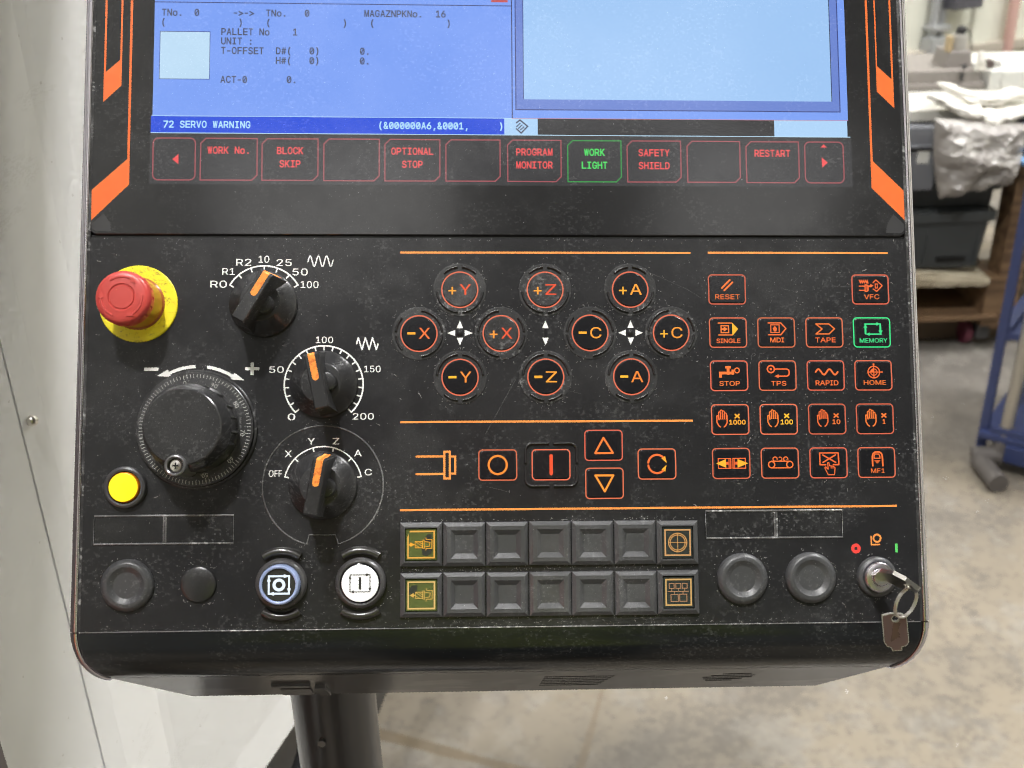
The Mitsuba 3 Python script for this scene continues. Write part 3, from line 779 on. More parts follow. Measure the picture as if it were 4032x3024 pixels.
# ------------------------------------------------------------------ blank square keys, two rows of seven
def blank_key(x0, y0, y1, i, row):
    b = numbered(K + '__square_key')
    w, h = 22.3, y1 - y0
    cx, cy = x0 + w / 2 + _jit.normal(0, .10), (y0 + y1) / 2 + _jit.normal(0, .10)
    tx_, ty_ = _jit.normal(0, .014), _jit.normal(0, .014)
    hz_ = lambda x, y, z: z + (tx_ * (x - cx) + ty_ * (y - cy)) * (z > .1)
    q = lambda ww, hh, z, dy=0: np.array([(cx + sx * ww / 2, cy + dy + sy * hh / 2, hz_(cx + sx * ww / 2, cy + sy * hh / 2, z)) for sx, sy in ((1, 1), (-1, 1), (-1, -1), (1, -1))])
    if 0 < i < 6:
        put(b + '__cap', loft([q(w, h, 0), q(w, h, 1.4), q(w - .3, h - .3, 1.9), q(w - 4.1, h - 4.3, 3.25), q(14.3, 15.0, 3.25), q(9.6, 9.6, 1.4)]), ('plastic_grey', 'plastic_grey_worn')[(i * 5 + row * 3) % 3 == 0], False)
        return
    win = 16.9
    put(b + '__frame', loft([q(w, h, 0), q(w, h, 1.4), q(w - .3, h - .3, 1.9), q(w - 4.1, h - 4.3, 3.25), q(win, win + .4, 3.25), q(win, win + .4, .5)], cap=False), 'plastic_grey', False)
    put(b + '__lens', loft([q(win - .4, win, 0.2), q(win - .4, win, 1.8), q(win - 1.4, win - 1.0, 2.3)]), 'film_olive' if i == 0 else 'film_dark', False)
    z, u = 2.56, 0.0337
    bs = 14.6 if i == 0 else 14.2
    colb = (.80, .43, .07) if i == 0 and row == 0 else (.74, .43, .16) if i == 0 else (.56, .29, .12)
    legend(b, sbox(cx - bs / 2, cy - bs / 2, cx + bs / 2, cy + bs / 2).difference(sbox(cx - bs / 2 + .8, cy - bs / 2 + .8, cx + bs / 2 - .8, cy + bs / 2 - .8)), z, colb, 'border')
    if i == 0:
        if row == 0:
            bl = unary_union([affinity.translate(Polygon([(0, 0), (1.5, 2.2), (3.0, 2.2), (3.2, .3), (2.4, -.8)]).buffer(.5), cx + 2.0, cy + 2.6), affinity.translate(Polygon([(0, 0), (3.4, .6), (4.6, .2), (4.0, -1.8), (2.0, -3.0), (.2, -2.4)]).buffer(.4), cx + .8, cy - 2.6)])
        else:
            bl = affinity.translate(Polygon([(0, 0), (1.6, 1.7), (3.8, 2.0), (3.6, -.2), (1.8, -2.6), (.4, -2.2)]).buffer(.4), cx - 6.3, cy + 3.0)
        put(b + '__stain', flat(bl, 2.50), 'film_dark', False)
        s = Sk(cx, cy, u, 410, 432)
        s.rect(318, 383, 430, 482, 11).l([(325, 388), (428, 462)], 9).l([(370, 388), (430, 425)], 9).l([(325, 440), (385, 480)], 9).rect(436, 364, 462, 492, 10)
        s.l([(470, 388), (550, 398), (540, 458), (470, 470)], 10).l([(484, 325), (490, 355), (580, 358), (578, 492), (488, 492), (482, 528)], 11)
        if row == 0:
            s.poly([(225, 425), (250, 395), (268, 412), (320, 432), (268, 450), (250, 470), (225, 445)])
        else:
            s.poly([(225, 432), (292, 395), (292, 420), (318, 426), (318, 438), (292, 444), (292, 470)])
        legend(b, s.out(), z, (.90, .40, .03) if row == 0 else (.74, .38, .09))
    elif row == 0:
        legend(b, unary_union([ring2(cx, cy, 4.9, .55), ring2(cx, cy, 4.0, .5), ln([(cx - 5, cy), (cx + 5, cy)], .4), ln([(cx, cy - 5), (cx, cy + 5)], .4)]), z, (.66, .31, .10))
    else:
        s = Sk(cx, cy, u, 1285, 1203)
        for xx in (1138, 1243, 1345):
            s.rect(xx, 1065, xx + 78, 1142, 11).l([(xx + 39, 1147), (xx + 39, 1188)], 10)
        s.l([(1118, 1190), (1446, 1190)], 11).rect(1163, 1238, 1278, 1348, 11).rect(1302, 1235, 1415, 1345, 11).l([(1220, 1192), (1220, 1232)], 10).l([(1355, 1192), (1355, 1230)], 10)
        legend(b, s.out(), z, (.50, .24, .13))


for row, (y0, y1) in enumerate(((-97.1, -73.9), (-123.5, -100.3))):
    for i in range(7):
        blank_key(-60.1 + 22.82 * i, y0, y1, i, row)

# ------------------------------------------------------------------ rotary switches
def rotary(cx, cy, deg, label):
    b = numbered(K + '__rotary_switch')
    labels[b] = {'label': label}
    put(b + '__skirt', lathe(cx, cy, [(18.0, 0), (18.0, 2.2), (17.6, 2.9), (16.6, 3.6), (13.0, 9.0), (10.8, 12.2), (10.2, 12.6), (0, 12.6)], 72), 'plastic_black', 35)
    # grip bar: drawn pointing up (+y), then turned
    L0, L1, w = -15.2, 13.2, 3.9
    q = lambda w_, a, e, z: np.array([(cx + w_, cy + e, z), (cx - w_, cy + e, z), (cx - w_, cy + a, z), (cx + w_, cy + a, z)])
    bar = loft([q(w + .9, L0 - 1.4, L1 + 3.6, 2.5), q(w + .2, L0 - .4, L1 + 2.2, 14), q(w, L0, L1 + .8, 29.5), q(w - .25, L0 + .3, L1 + .2, 31.2), q(w - .8, L0 + .9, L1 - .6, 32.0)])
    put(b + '__grip', spin(bar, deg, cx, cy), 'plastic_black', False)
    # thumb rest: low round boss beside the bar
    boss = lathe(cx + 3.6, cy - 0.6, [(5.3, 6), (5.1, 17.0), (4.7, 18.0), (3.9, 18.4), (0, 18.4)], 32)
    put(b + '__boss', spin(boss, deg, cx, cy), 'plastic_black', 40)
    wi = 1.75
    end = arcpts(0, 1.2, wi, 180, 360, 10)
    top = Polygon([(-wi, L1 - .5), *[tuple(p) for p in end], (wi, L1 - .5)])
    inl = flat(affinity.translate(top, cx, cy), 32.06)
    nose = (np.array([(cx - wi, cy + L1 - .62, 32.05), (cx + wi, cy + L1 - .62, 32.05), (cx + wi, cy + L1 + .24, 31.25), (cx - wi, cy + L1 + .24, 31.25), (cx + wi, cy + L1 + .86, 29.5), (cx - wi, cy + L1 + .86, 29.5), (cx + wi, cy + L1 + 2.27, 14), (cx - wi, cy + L1 + 2.27, 14), (cx + wi, cy + L1 + 3.6, 3.6), (cx - wi, cy + L1 + 3.6, 3.6)]),
            np.array([(0, 1, 2), (0, 2, 3), (3, 2, 4), (3, 4, 5), (5, 4, 6), (5, 6, 7), (7, 6, 8), (7, 8, 9)]))
    m = join([inl, (nose[0], nose[1][:, ::-1])])
    put(b + '__pointer', spin(m, deg, cx, cy), 'orange_two', False)
    return b


scene['orange_two'] = two(scene['orange_inlay'])


def dial_scale(cx, cy, r, a0, a1, angles, w=.85, tl=2.5):
    g = [ln([tuple(p) for p in arcpts(cx, cy, r, a0, a1, 60)], w, 'flat')]
    for a in angles:
        c, s_ = math.cos(math.radians(a)), math.sin(math.radians(a))
        g.append(ln([(cx + (r + w / 2 - .05) * c, cy + (r + w / 2 - .05) * s_), (cx + (r - tl) * c, cy + (r - tl) * s_)], .75, 'flat'))
    return unary_union(g)


rotary(-133.4, 43.5, -31, 'upper rotary switch pointing just left of 10')
rotary(-101.0, 0.0, 12, 'middle rotary switch pointing below 100')
rotary(-101.0, -53.8, -10, 'lower rotary axis selector pointing to Z')
P_ = K + '__key_plate__'
put(P_ + 'dial_scale', flat(dial_scale(-133.4, 43.5, 21.0, 150, 30, [150, 130, 110, 90, 70, 50, 30]), .06), 'print_white', False)
put(P_ + 'dial_scale', flat(dial_scale(-101.0, 0.0, 21.0, 225, -45, np.linspace(225, -45, 21)), .06), 'print_white', False)
put(P_ + 'dial_scale', flat(dial_scale(-101.0, -53.8, 20.7, 167, 13, np.linspace(167, 13, 6), .7, 2.2), .06), 'print_white', False)
for t, x, y, h, w in (('R0', -157.6, 54.5, 3.7, 8.9), ('R1', -152.4, 61.4, 3.7, 6.7), ('R2', -144.4, 66.4, 3.7, 8.1), ('10', -133.6, 68.1, 3.7, 5.7), ('25', -122.7, 66.3, 3.7, 8.1), ('50', -114.1, 61.2, 3.7, 8.1), ('100', -109.0, 54.3, 3.7, 9.5),
                      ('0', -118.0, -17.2, 3.4, 3.9), ('50', -126.2, 8.2, 3.4, 7.7), ('100', -100.8, 24.2, 3.4, 9.2), ('150', -75.1, 8.4, 3.4, 8.8), ('200', -79.8, -17.1, 3.4, 11.2),
                      ('OFF', -126.2, -47.3, 3.4, 6.9), ('X', -119.5, -36.9, 3.4, 3.7), ('Y', -107.4, -30.3, 3.4, 3.7), ('Z', -94.3, -30.3, 3.4, 3.4), ('A', -82.6, -36.7, 3.4, 3.7), ('C', -77.1, -46.9, 3.3, 3.7)):
    put(P_ + 'dial_lettering', flat(txt(t, x, y, h, w).buffer(.035), .06), 'print_white', False)
xs = np.linspace(0, 1, 120)
wave = [(-110.0 + 13.5 * x, 67.1 + 2.85 * math.sin(2 * math.pi * (3.05 * x - .02))) for x in xs]
put(P_ + 'wave_symbol', flat(ln(wave, .62), .06), 'print_white', False)
put(P_ + 'zigzag_symbol', flat(ln([(-83.6, 22.1), (-82.7, 25.3), (-80.7, 18.9), (-78.9, 25.3), (-76.8, 18.9), (-75.1, 25.3), (-73.0, 18.9), (-72.1, 21.9)], .75), .06), 'print_white', False)
# groove line round the lower selector, with its notch
th = math.degrees(math.asin(8.3 / 31.9))
cpath = [tuple(p) for p in arcpts(-101.0, -53.9, 31.9, -90 + th, 270 - th, 90)]
put(K + '__selector_ring', sweep(np.array(cpath + [(-108.1, -79.8), (-94.3, -79.9)]), bead(.8, .34), True), 'ring_dusty', 80)
scene['ring_dusty'] = two(principled(dust((0.03, 0.03, 0.03), 0.12, 0.5, 0.9), 0.3, 0.6))

# ------------------------------------------------------------------ hand wheel
hx, hy = -167.7, -23.7
b = K + '__hand_wheel'
labels[b] = {'label': 'large black hand wheel with white scale ticks'}
put(b + '__base_ring', lathe(hx, hy, [(31.8, 0), (31.8, 1.6), (31.2, 2.3), (30.6, 2.3)], 96, cap=False), 'wheel_dusty', 35)
put(b + '__disc', lathe(hx, hy, [(30.3, 1.0), (30.3, 4.6), (29.8, 5.1), (0, 5.1)], 96), 'wheel_dusty', 35)
g, g2 = [], []
for k in range(100):
    a = math.radians(103 + 3.6 * k); c, s_ = math.cos(a), math.sin(a)
    r1 = 26.4 if k % 10 == 0 else 27.2
    (g).append(ln([(hx + 29.2 * c, hy + 29.2 * s_), (hx + r1 * c, hy + r1 * s_)], .32, 'flat'))
for k in range(10):
    a = 103 + 36 * k
    g.append(txt(str(10 * k), hx + 25.0 * math.cos(math.radians(a)), hy + 25.0 * math.sin(math.radians(a)), 2.1, None, rot=a - 90).buffer(.02))
put(b + '__scale', flat(unary_union(g), 5.16), 'print_dim', False)
n = 180
ang = np.arange(n) * 2 * np.pi / n


def grip_ring(r, z, notch):
    d = np.degrees(ang)
    rad = np.full(n, float(r))
    if notch:
        for c_ in (63, 41, 22, 5, -14, 110, 150, 190, 215):
            dd = (d - c_ + 180) % 360 - 180
            rad -= notch * (np.abs(dd) < 7.5)
    return np.c_[hx + rad * np.cos(ang), hy + rad * np.sin(ang), np.full(n, float(z))]


put(b + '__knob', loft([grip_ring(23.2, 5.1, 0), grip_ring(23.2, 6.5, 0), grip_ring(23.0, 7.0, 1.1), grip_ring(22.7, 21.5, 1.1), grip_ring(22.6, 21.9, 0), grip_ring(22.2, 22.6, 0), grip_ring(19.6, 31.2, 0), grip_ring(18.9, 31.9, 0), grip_ring(0.01, 31.9, 0)]), 'wheel_black', 25)
sx, sy = hx - 2.7, hy - 19.6
put(b + '__crank_sleeve', lathe(sx, sy, [(5.7, 8), (5.7, 33.0), (5.2, 34.0), (4.6, 34.3), (3.9, 33.6), (3.7, 29.5), (0, 29.5)], 40), 'sleeve_grey', 35)
scene['sleeve_grey'] = principled((0.20, 0.20, 0.205), 0.28, 0.6, metallic=.7)
lug = trimesh.creation.icosphere(3, 1.0); lv = np.array(lug.vertices) * (6.5, 4.6, 5.2); lv[:, 2] = np.maximum(lv[:, 2], -4)
put(b + '__crank_lug', (lv + (sx + 8.2, sy + 2.4, 26.2), np.array(lug.faces)), 'wheel_black', True)
put(b + '__screw', [lathe(sx, sy, [(3.2, 29.5), (3.2, 32.0), (2.7, 32.6), (0, 32.9)], 24)], 'nickel', 35)
put(b + '__screw_slot', flat(unary_union([ln([(sx - 1.6, sy), (sx + 1.6, sy)], .75, 'flat'), ln([(sx, sy - 1.6), (sx, sy + 1.6)], .75, 'flat')]), 32.93), 'pit_black', False)


def arrow_arc(a0, a1, r, sgn):
    pts = arcpts(hx, hy, r, a0, a1, 24)
    body = ln([tuple(p) for p in pts], 1.7, 'flat')
    e = pts[-1]; t = (pts[-1] - pts[-2]); t /= np.linalg.norm(t); nn = np.array([-t[1], t[0]])
    head = Polygon([tuple(e + nn * 2.2 - t * .3), tuple(e - nn * 2.2 - t * .3), tuple(e + t * 6.3 - nn * sgn * 1.6)])
    return unary_union([body, head.buffer(0)])


put(P_ + 'turn_arrow', flat(arrow_arc(92.2, 117, 33.7, 1).difference(Point(hx, hy).buffer(32.2)), .06), 'print_white', False)
put(P_ + 'turn_arrow', flat(arrow_arc(82.0, 57, 33.7, -1).difference(Point(hx, hy).buffer(32.2)), .06), 'print_white', False)
put(P_ + 'minus_sign', flat(sbox(-196.2, 7.7, -188.6, 9.5), .06), 'print_white', False)
put(P_ + 'plus_sign', flat(unary_union([sbox(-142.9, 7.9, -135.4, 9.6), sbox(-140.0, 5.3, -138.2, 12.1)]), .06), 'print_white', False)

# ------------------------------------------------------------------ emergency stop
ex, ey = -199.7, 43.7
b = K + '__emergency_stop'
labels[b] = {'label': 'red mushroom stop button on a yellow disc'}
put(b + '__yellow_disc', lathe(ex, ey, [(20.7, 0), (20.7, 1.1), (20.3, 1.5), (0, 1.5)], 80), 'yellow_plastic', 35)
put(b + '__collar', lathe(ex, ey, [(14.2, 1.5), (14.2, 2.4), (13.5, 3.0), (12.9, 18.5)], 64, cap=False), 'collar_red', 35)
NN = 144
an = np.arange(NN) * 2 * np.pi / NN


def mush(r, z, notch=0.0):
    k = ((np.arange(NN) % 8) < 2) * notch
    return np.c_[ex - .8 + (r - k) * np.cos(an), ey - .7 + (r - k) * np.sin(an), np.full(NN, float(z) - 2.5)]


put(b + '__mushroom', loft([mush(13.0, 19.5), mush(13.9, 20.2), mush(14.1, 20.8), mush(14.1, 22.0, .0), mush(14.1, 22.1, .5), mush(14.1, 25.6, .5), mush(14.1, 25.8), mush(13.9, 27.6), mush(13.3, 29.0), mush(12.4, 29.7), mush(11.0, 30.05), mush(7.1, 30.3), mush(6.7, 29.6), mush(6.3, 29.6), mush(5.9, 30.2), mush(0.01, 30.3)]), 'red_plastic', 40)
for k in range(3):
    a0 = 125 - 120 * k
    put(b + '__turn_arrow', [sweep(arcpts(ex - .8, ey - .7, 10.4, a0, a0 - 62, 18), [(-.5, 27.5), (-.35, 28.15), (.35, 28.15), (.5, 27.5)]),
        extrude(Polygon([tuple(arcpts(ex - .8, ey - .7, 11.9, a0 - 62, a0 - 62, 1)[0]), tuple(arcpts(ex - .8, ey - .7, 8.9, a0 - 62, a0 - 62, 1)[0]), tuple(arcpts(ex - .8, ey - .7, 10.2, a0 - 82, a0 - 82, 1)[0])]), 27.5, 28.15)], 'red_two', 30)
scene['red_two'] = two(scene['red_plastic'])

# ------------------------------------------------------------------ push buttons and plugs
b = K + '__yellow_button'
labels[b] = {'label': 'lit yellow push button in a grey ring'}
bx, by = -204.2, -54.0
put(b + '__ring', lathe(bx, by, [(11.1, 0), (11.1, 2.4), (10.6, 3.4), (9.6, 3.9), (8.6, 3.7), (8.2, 2.2)], 56, cap=False), 'bezel_grey', 35)
put(b + '__rim', lathe(bx, by, [(8.1, 2.0), (7.9, 4.5), (7.5, 5.2)], 48, cap=False), principled((0.75, 0.25, 0.01), 0.2, 0.5), 35)
put(b + '__lens', lathe(bx, by, [(7.5, 5.2), (7.2, 5.4), (0, 5.4)], 48), principled((0.8, 0.6, 0.02), 0.25, 0.5), 35, emit=(0.55, 0.46, 0.0))


def cyc(cx, cy, hw, hh, w, a):
    """A rectangle of four chasing arrows."""
    g = [ln([(cx - hw, cy + hh), (cx + hw, cy + hh), (cx + hw, cy - hh), (cx - hw, cy - hh), (cx - hw, cy + hh)], w, 'square', 'mitre')]
    g += [Polygon([(cx + hw - 2.6 * a, cy + hh + a), (cx + hw - 2.6 * a, cy + hh - a), (cx + hw + .2 * a, cy + hh)]), Polygon([(cx + hw + a, cy - hh + 2.6 * a), (cx + hw - a, cy - hh + 2.6 * a), (cx + hw, cy - hh)]),
          Polygon([(cx - hw + 2.6 * a, cy - hh + a), (cx - hw + 2.6 * a, cy - hh - a), (cx - hw - .2 * a, cy - hh)]), Polygon([(cx - hw - a, cy + hh - 2.6 * a), (cx - hw + a, cy + hh - 2.6 * a), (cx - hw, cy + hh)])]
    return unary_union(g)


RINGP = [(13.3, 0), (13.3, 3.0), (12.6, 4.4), (11.4, 5.2), (10.6, 5.0), (10.4, 3.5)]
b = K + '__hold_button'
labels[b] = {'label': 'round push button with white ring symbol on a dark face'}
bx, by = -122.2, -105.0
put(b + '__ring', lathe(bx, by, RINGP, 64, cap=False), 'bezel_dark', 35)
put(b + '__lens_rim', lathe(bx, by, [(10.5, 3.0), (10.4, 9.0), (10.0, 10.2), (9.4, 10.6), (8.6, 10.3), (8.5, 9.2)], 64, cap=False), 'lens_blue', 35)
put(b + '__face', lathe(bx, by, [(8.6, 9.2), (0, 9.2)], 48), principled((0.030, 0.031, 0.028), 0.2, 0.5), 35)
legend(b, unary_union([cyc(bx, by, 5.2, 4.5, 1.0, 1.05), ring2(bx, by, 2.5, 1.6)]), 9.27, (0.75, 0.95, 1.0), 'symbol')
b = K + '__start_button'
labels[b] = {'label': 'round push button with a lit white face and bar symbol'}
bx, by = -80.7, -105.0
put(b + '__ring', lathe(bx, by, RINGP, 64, cap=False), 'bezel_dark', 35)
put(b + '__lens_rim', lathe(bx, by, [(10.4, 3.5), (10.2, 5.0), (9.7, 5.3)], 64, cap=False), 'gloss_black', 35)
put(b + '__face', lathe(bx, by, [(9.7, 5.3), (9.4, 5.6), (0, 5.6)], 48), principled((0.75, 0.76, 0.74), 0.3, 0.5), 35, emit=(0.16, 0.17, 0.165))
put(b + '__symbol', flat(unary_union([cyc(bx, by, 5.2, 4.4, .5, .8), sbox(bx - .65, by - 3.2, bx + .65, by + 3.2)]), 5.68), 'print_black', False)
scene['bezel_dark'] = principled(dust((0.050, 0.049, 0.050), 0.03, 0.2, 0.4), 0.3, 0.5)
scene['lens_blue'] = principled((0.27, 0.34, 0.54), 0.12, 0.7, clearcoat=0.6, clearcoat_gloss=0.95)
for (cx, cy) in ((-122.2, -105.2), (-80.8, -105.2)):
    for up in (1, -1):
        arc = arcpts(cx, cy, 17.0, 90 * up - 34 * up, 90 * up + 34 * up, 22)
        if up < 0:
            arc = arc[::-1]
        z = [(-2.3, 0), (-2.2, 1.6), (-1.6, 2.9), (-.6, 3.5), (.6, 3.5), (1.6, 2.9), (2.2, 1.6), (2.3, 0)]
        put(K + '__finger_guard', sweep(arc, z), 'guard_black', 60)
scene['guard_black'] = two(principled((0.022, 0.021, 0.020), 0.24, 1.0))
for (cx, cy) in ((-202.2, -105.0), (122.7, -105.2), (159.8, -105.1)):
    put(K + '__blank_plug', lathe(cx, cy, [(13.6, 0), (13.6, 1.8), (13.2, 2.6), (12.0, 3.9), (11.0, 4.3), (9.6, 4.2), (8.9, 3.7), (7.0, 2.6), (6.6, 2.5), (0, 2.5)], 64), 'plastic_grey', 28)
put(K + '__small_plug', lathe(-165.4, -105.0, [(9.3, 0), (9.3, .9), (9.0, 1.6), (7.6, 2.2), (4, 2.5), (0, 2.6)], 48), 'plastic_black', 40)

# ------------------------------------------------------------------ key switch, its marks and keys
put(P_ + 'off_mark', flat(ring2(185.4, -89.9, 1.75, 1.85), .06), 'print_red', False)
put(P_ + 'lock_mark', flat(unary_union([ring2(197.2, -84.5, 1.95, 1.0), ln([(194.0, -83.2), (194.0, -87.9), (198.8, -87.9)], .75, 'flat', 'mitre')]), .06), 'line_orange', False)
put(P_ + 'on_mark', flat(sbox(206.9, -92.2, 208.4, -87.5), .06), 'print_green', False)
b = K + '__key_switch'
labels[b] = {'label': 'chrome key switch barrel in a grey ring'}
kx, ky = 196.0, -105.0
put(b + '__ring', lathe(kx, ky, [(10.8, 0), (10.8, 1.6), (10.2, 2.6), (9.0, 3.2), (8.2, 3.0)], 56, cap=False), 'plastic_grey', 35)
put(b + '__barrel', lathe(kx, ky, [(8.1, 1.0), (8.0, 5.4), (7.4, 6.2), (6.0, 6.6), (4.8, 6.5), (4.5, 7.8), (4.0, 8.4), (0, 8.5)], 56), 'barrel_chrome', 35)
scene['barrel_chrome'] = {'type': 'roughconductor', 'material': 'Cr', 'alpha': 0.16}


def plate3(o, ux, uy, g, th):
    """An extruded polygon in the plane o + x ux + y uy (mm on the console)."""
    v, f = extrude(g, -th / 2, th / 2)
    ux, uy = np.array(ux, float), np.array(uy, float)
    ux /= np.linalg.norm(ux); uy -= (uy @ ux) * ux; uy /= np.linalg.norm(uy)
    return np.array(o) + np.outer(v[:, 0], ux) + np.outer(v[:, 1], uy) + np.outer(v[:, 2], np.cross(ux, uy)), f


bow = Polygon([(-2.2, -6), (2.2, -6), (2.2, 6), (3.6, 8.5), (8.5, 14), (13.0, 27), (12.2, 31), (4.0, 32), (-1.5, 28), (-4.0, 15), (-3, 8), (-2.2, 6)]).buffer(.5)
bow = bow.difference(Point(8.3, 26).buffer(2.2))
put('key', plate3((193.8, -104.3, 8.5), (0.80, -0.60, 0.10), (0.33, -0.16, 1.0), bow, 2.3), 'nickel', 25, label='silver key standing in the key switch barrel', category='key')
rc = np.array([200.8, -116.0, 27.5]); ra, rb = np.array([0.55, 0.62, 0.55]), np.array([0.42, -0.80, 0.30])
ra /= np.linalg.norm(ra); rb -= (rb @ ra) * ra; rb /= np.linalg.norm(rb)
e1 = np.array([0.50, 0.86, 0.05]); e1 /= np.linalg.norm(e1); e2 = np.array([0.80, -0.46, -0.38]); e2 -= (e2 @ e1) * e1; e2 /= np.linalg.norm(e2)
tt = np.linspace(0, 2 * np.pi, 49)[:-1]
ringpts = lambda off: rc + np.outer(8.3 * np.cos(tt), e1) + np.outer(5.7 * np.sin(tt), e2) + off * np.cross(e1, e2)
put('key_ring', [tube3(ringpts(-.42), .62, 8, True), tube3(ringpts(.62), .62, 8, True)], 'nickel', 60, label='small split ring hanging from the silver key', category='key ring')
tagp = Polygon([(-6.6, 9.5), (-2, 10.4), (4.5, 9.6), (6.9, 7.6), (6.9, -7.4), (5.4, -9.6), (2.6, -10.2), (2.4, -12.4), (-2.6, -12.6), (-3.4, -10.4), (-5.6, -9.4), (-6.9, -7.0), (-6.9, 8.2)]).buffer(.3)
tagp = tagp.difference(Point(0.5, 7.2).buffer(1.9))
tagp = affinity.scale(tagp, .86, .86, origin=(0, 0))
to, tx, ty = (197.2, -130.6, 21.0), (0.97, 0.08, 0.25), (-0.25, 1.0, 0.16)
put('spare_key__bow', plate3(to, tx, ty, tagp, 2.2), 'worn_silver', 25)
scene['worn_silver'] = principled((0.62, 0.60, 0.57), 0.42, 0.5, metallic=.8)


def _knurl(p, n, uv):
    u, v, w = face_uv(p)
    a, c = (u + v) * 0.70, (u - v) * 0.70
    fa, fc = a - dr.floor(a), c - dr.floor(c)
    return dr.maximum(dr.abs(fa - .5), dr.abs(fc - .5)) * 2 * 0.00045


scene['knurl'] = {'type': 'bumpmap', 'arbitrary': mikit.proc(_knurl, eps=5e-5), 'scale': 1.0, 'bsdf': principled((0.26, 0.175, 0.155), 0.26, 0.6, metallic=0.9)}
scene['brown_metal'] = principled((0.15, 0.09, 0.08), 0.35, 0.5, metallic=0.7)
v, f = plate3(to, tx, ty, tagp.buffer(-.35), 2.5)
put('spare_key__knurled_face', (v, f), 'knurl', False)
mark = Polygon([(-.8, 5.2), (3.4, 4.6), (1.2, -.5), (2.4, -2.6), (1.6, -3.2), (2.6, -4.4), (1.0, -4.2), (-.4, -5.0), (-2.4, -6.6), (-3.6, -6.0), (-2.2, -1.5), (-2.0, 1.0)])
put('spare_key__emblem', plate3(to, tx, ty, affinity.scale(mark, .86, .86, origin=(0, 0)), 2.9), 'brown_metal', False)
tag('spare_key', 'brownish knurled spare key hanging from the split ring', 'key')

# ------------------------------------------------------------------ lint and dust flecks lying on the console
rng = np.random.default_rng(7)


def flecks(n_, where, size, up):
    vs, fs, k = [], [], 0
    for _ in range(n_):
        x, y = where()
        L = size * rng.uniform(.4, 1.3); a = rng.uniform(0, np.pi); w = rng.uniform(.10, .24)
        bend = rng.uniform(-.5, .5) * L
        d = np.array([math.cos(a), math.sin(a)]); nn = np.array([-d[1], d[0]])
        p0, p1, p2 = np.array([x, y]) - d * L / 2, np.array([x, y]) + nn * bend * .5, np.array([x, y]) + d * L / 2
        pts = []
        for q in (p0, p1, p2):
            pts += [(*(q + nn * w / 2), .05 + up), (*(q - nn * w / 2), .05 + up), (*q, .05 + up + w)]
        vs += pts
        for s_ in (0, 3):
            for i, j in ((0, 2), (2, 1)):
                fs += [(k + s_ + i, k + s_ + j, k + s_ + 3 + j), (k + s_ + i, k + s_ + 3 + j, k + s_ + 3 + i)]
        k += 9
    return np.array(vs), np.array(fs)


def anywhere():
    return rng.uniform(XL + 3, XR - 3), rng.uniform(SEAM + 2, 78)


def round_key():
    while True:
        if rng.random() < .6:
            _, _, cx, cy, _ = AX[rng.integers(len(AX))]
            r = 13.6 + abs(rng.normal(0, 2.2)); a = rng.uniform(0, 2 * np.pi)
            return cx + r * math.cos(a), cy + r * math.sin(a)
        c = [(-202.2, -105, 14.5), (122.7, -105.2, 14.5), (159.8, -105.1, 14.5), (196, -105, 11.5), (-122.2, -105, 15.5), (-80.7, -105, 15.5), (-101, -53.9, 32.5), (-165.4, -105, 10.4), (-167.7, -23.7, 33.5)][rng.integers(9)]
        r = c[2] + abs(rng.normal(0, 1.5)); a = rng.uniform(0, 2 * np.pi)
        return c[0] + r * math.cos(a), c[1] + r * math.sin(a)


def square_edge():
    if rng.random() < .6:
        return rng.uniform(-61, 101), [-73.2, -98.6, -124.4, -99.3][rng.integers(4)] + abs(rng.normal(0, .8)) * (1 if rng.random() < .7 else -1)
    c = COL[rng.integers(4)]; r = ROW[rng.integers(5)]
    a = rng.uniform(0, 1)
    return (c + rng.uniform(-12, 12), r + (9.2 + abs(rng.normal(0, .9))) * rng.choice([-1, 1])) if a < .6 else (c + (11.4 + abs(rng.normal(0, .7))) * rng.choice([-1, 1]), r + rng.uniform(-9, 9))


def low_edge():
    return rng.uniform(XL + 3, XR - 3), SEAM + abs(rng.normal(0, 2.0)) + .3


scene['lint'] = two({'type': 'diffuse', 'reflectance': rgb(0.50, 0.49, 0.47)})
put(K + '__key_plate__lint', [flecks(190, anywhere, .8, 0), flecks(900, round_key, .55, .1), flecks(520, square_edge, .6, .02), flecks(330, low_edge, .5, 0),
    flecks(90, lambda: (rng.uniform(XL + 3, XR - 3), 79.5 - abs(rng.normal(0, .8))), .5, 0), flecks(26, anywhere, 3.2, .02)], 'lint', False, kind='stuff')
sc = [ln([(2, 2.5), (-14.5, -27)], .16), ln([(37.5, -5.5), (6, 3)], .12), ln([(-22, -40), (-12, -46), (-6, -50)], .12), ln([(76, 61), (96, 52), (104, 47)], .12), ln([(131.2, 12.6), (131.4, 15.6), (132.6, 16.6), (133.4, 15.6), (132.2, 14.8)], .2), ln([(135.2, 13.2), (135.4, 16.0), (138.8, 16.6)], .2), ln([(-14, -55), (-2, -58)], .1), ln([(150, 52), (158, 50)], .14), ln([(156, 56), (160, 60)], .12)]
put(K + '__key_plate__scratches', flat(unary_union(sc), .07), principled((.085, .085, .085), .4), False)

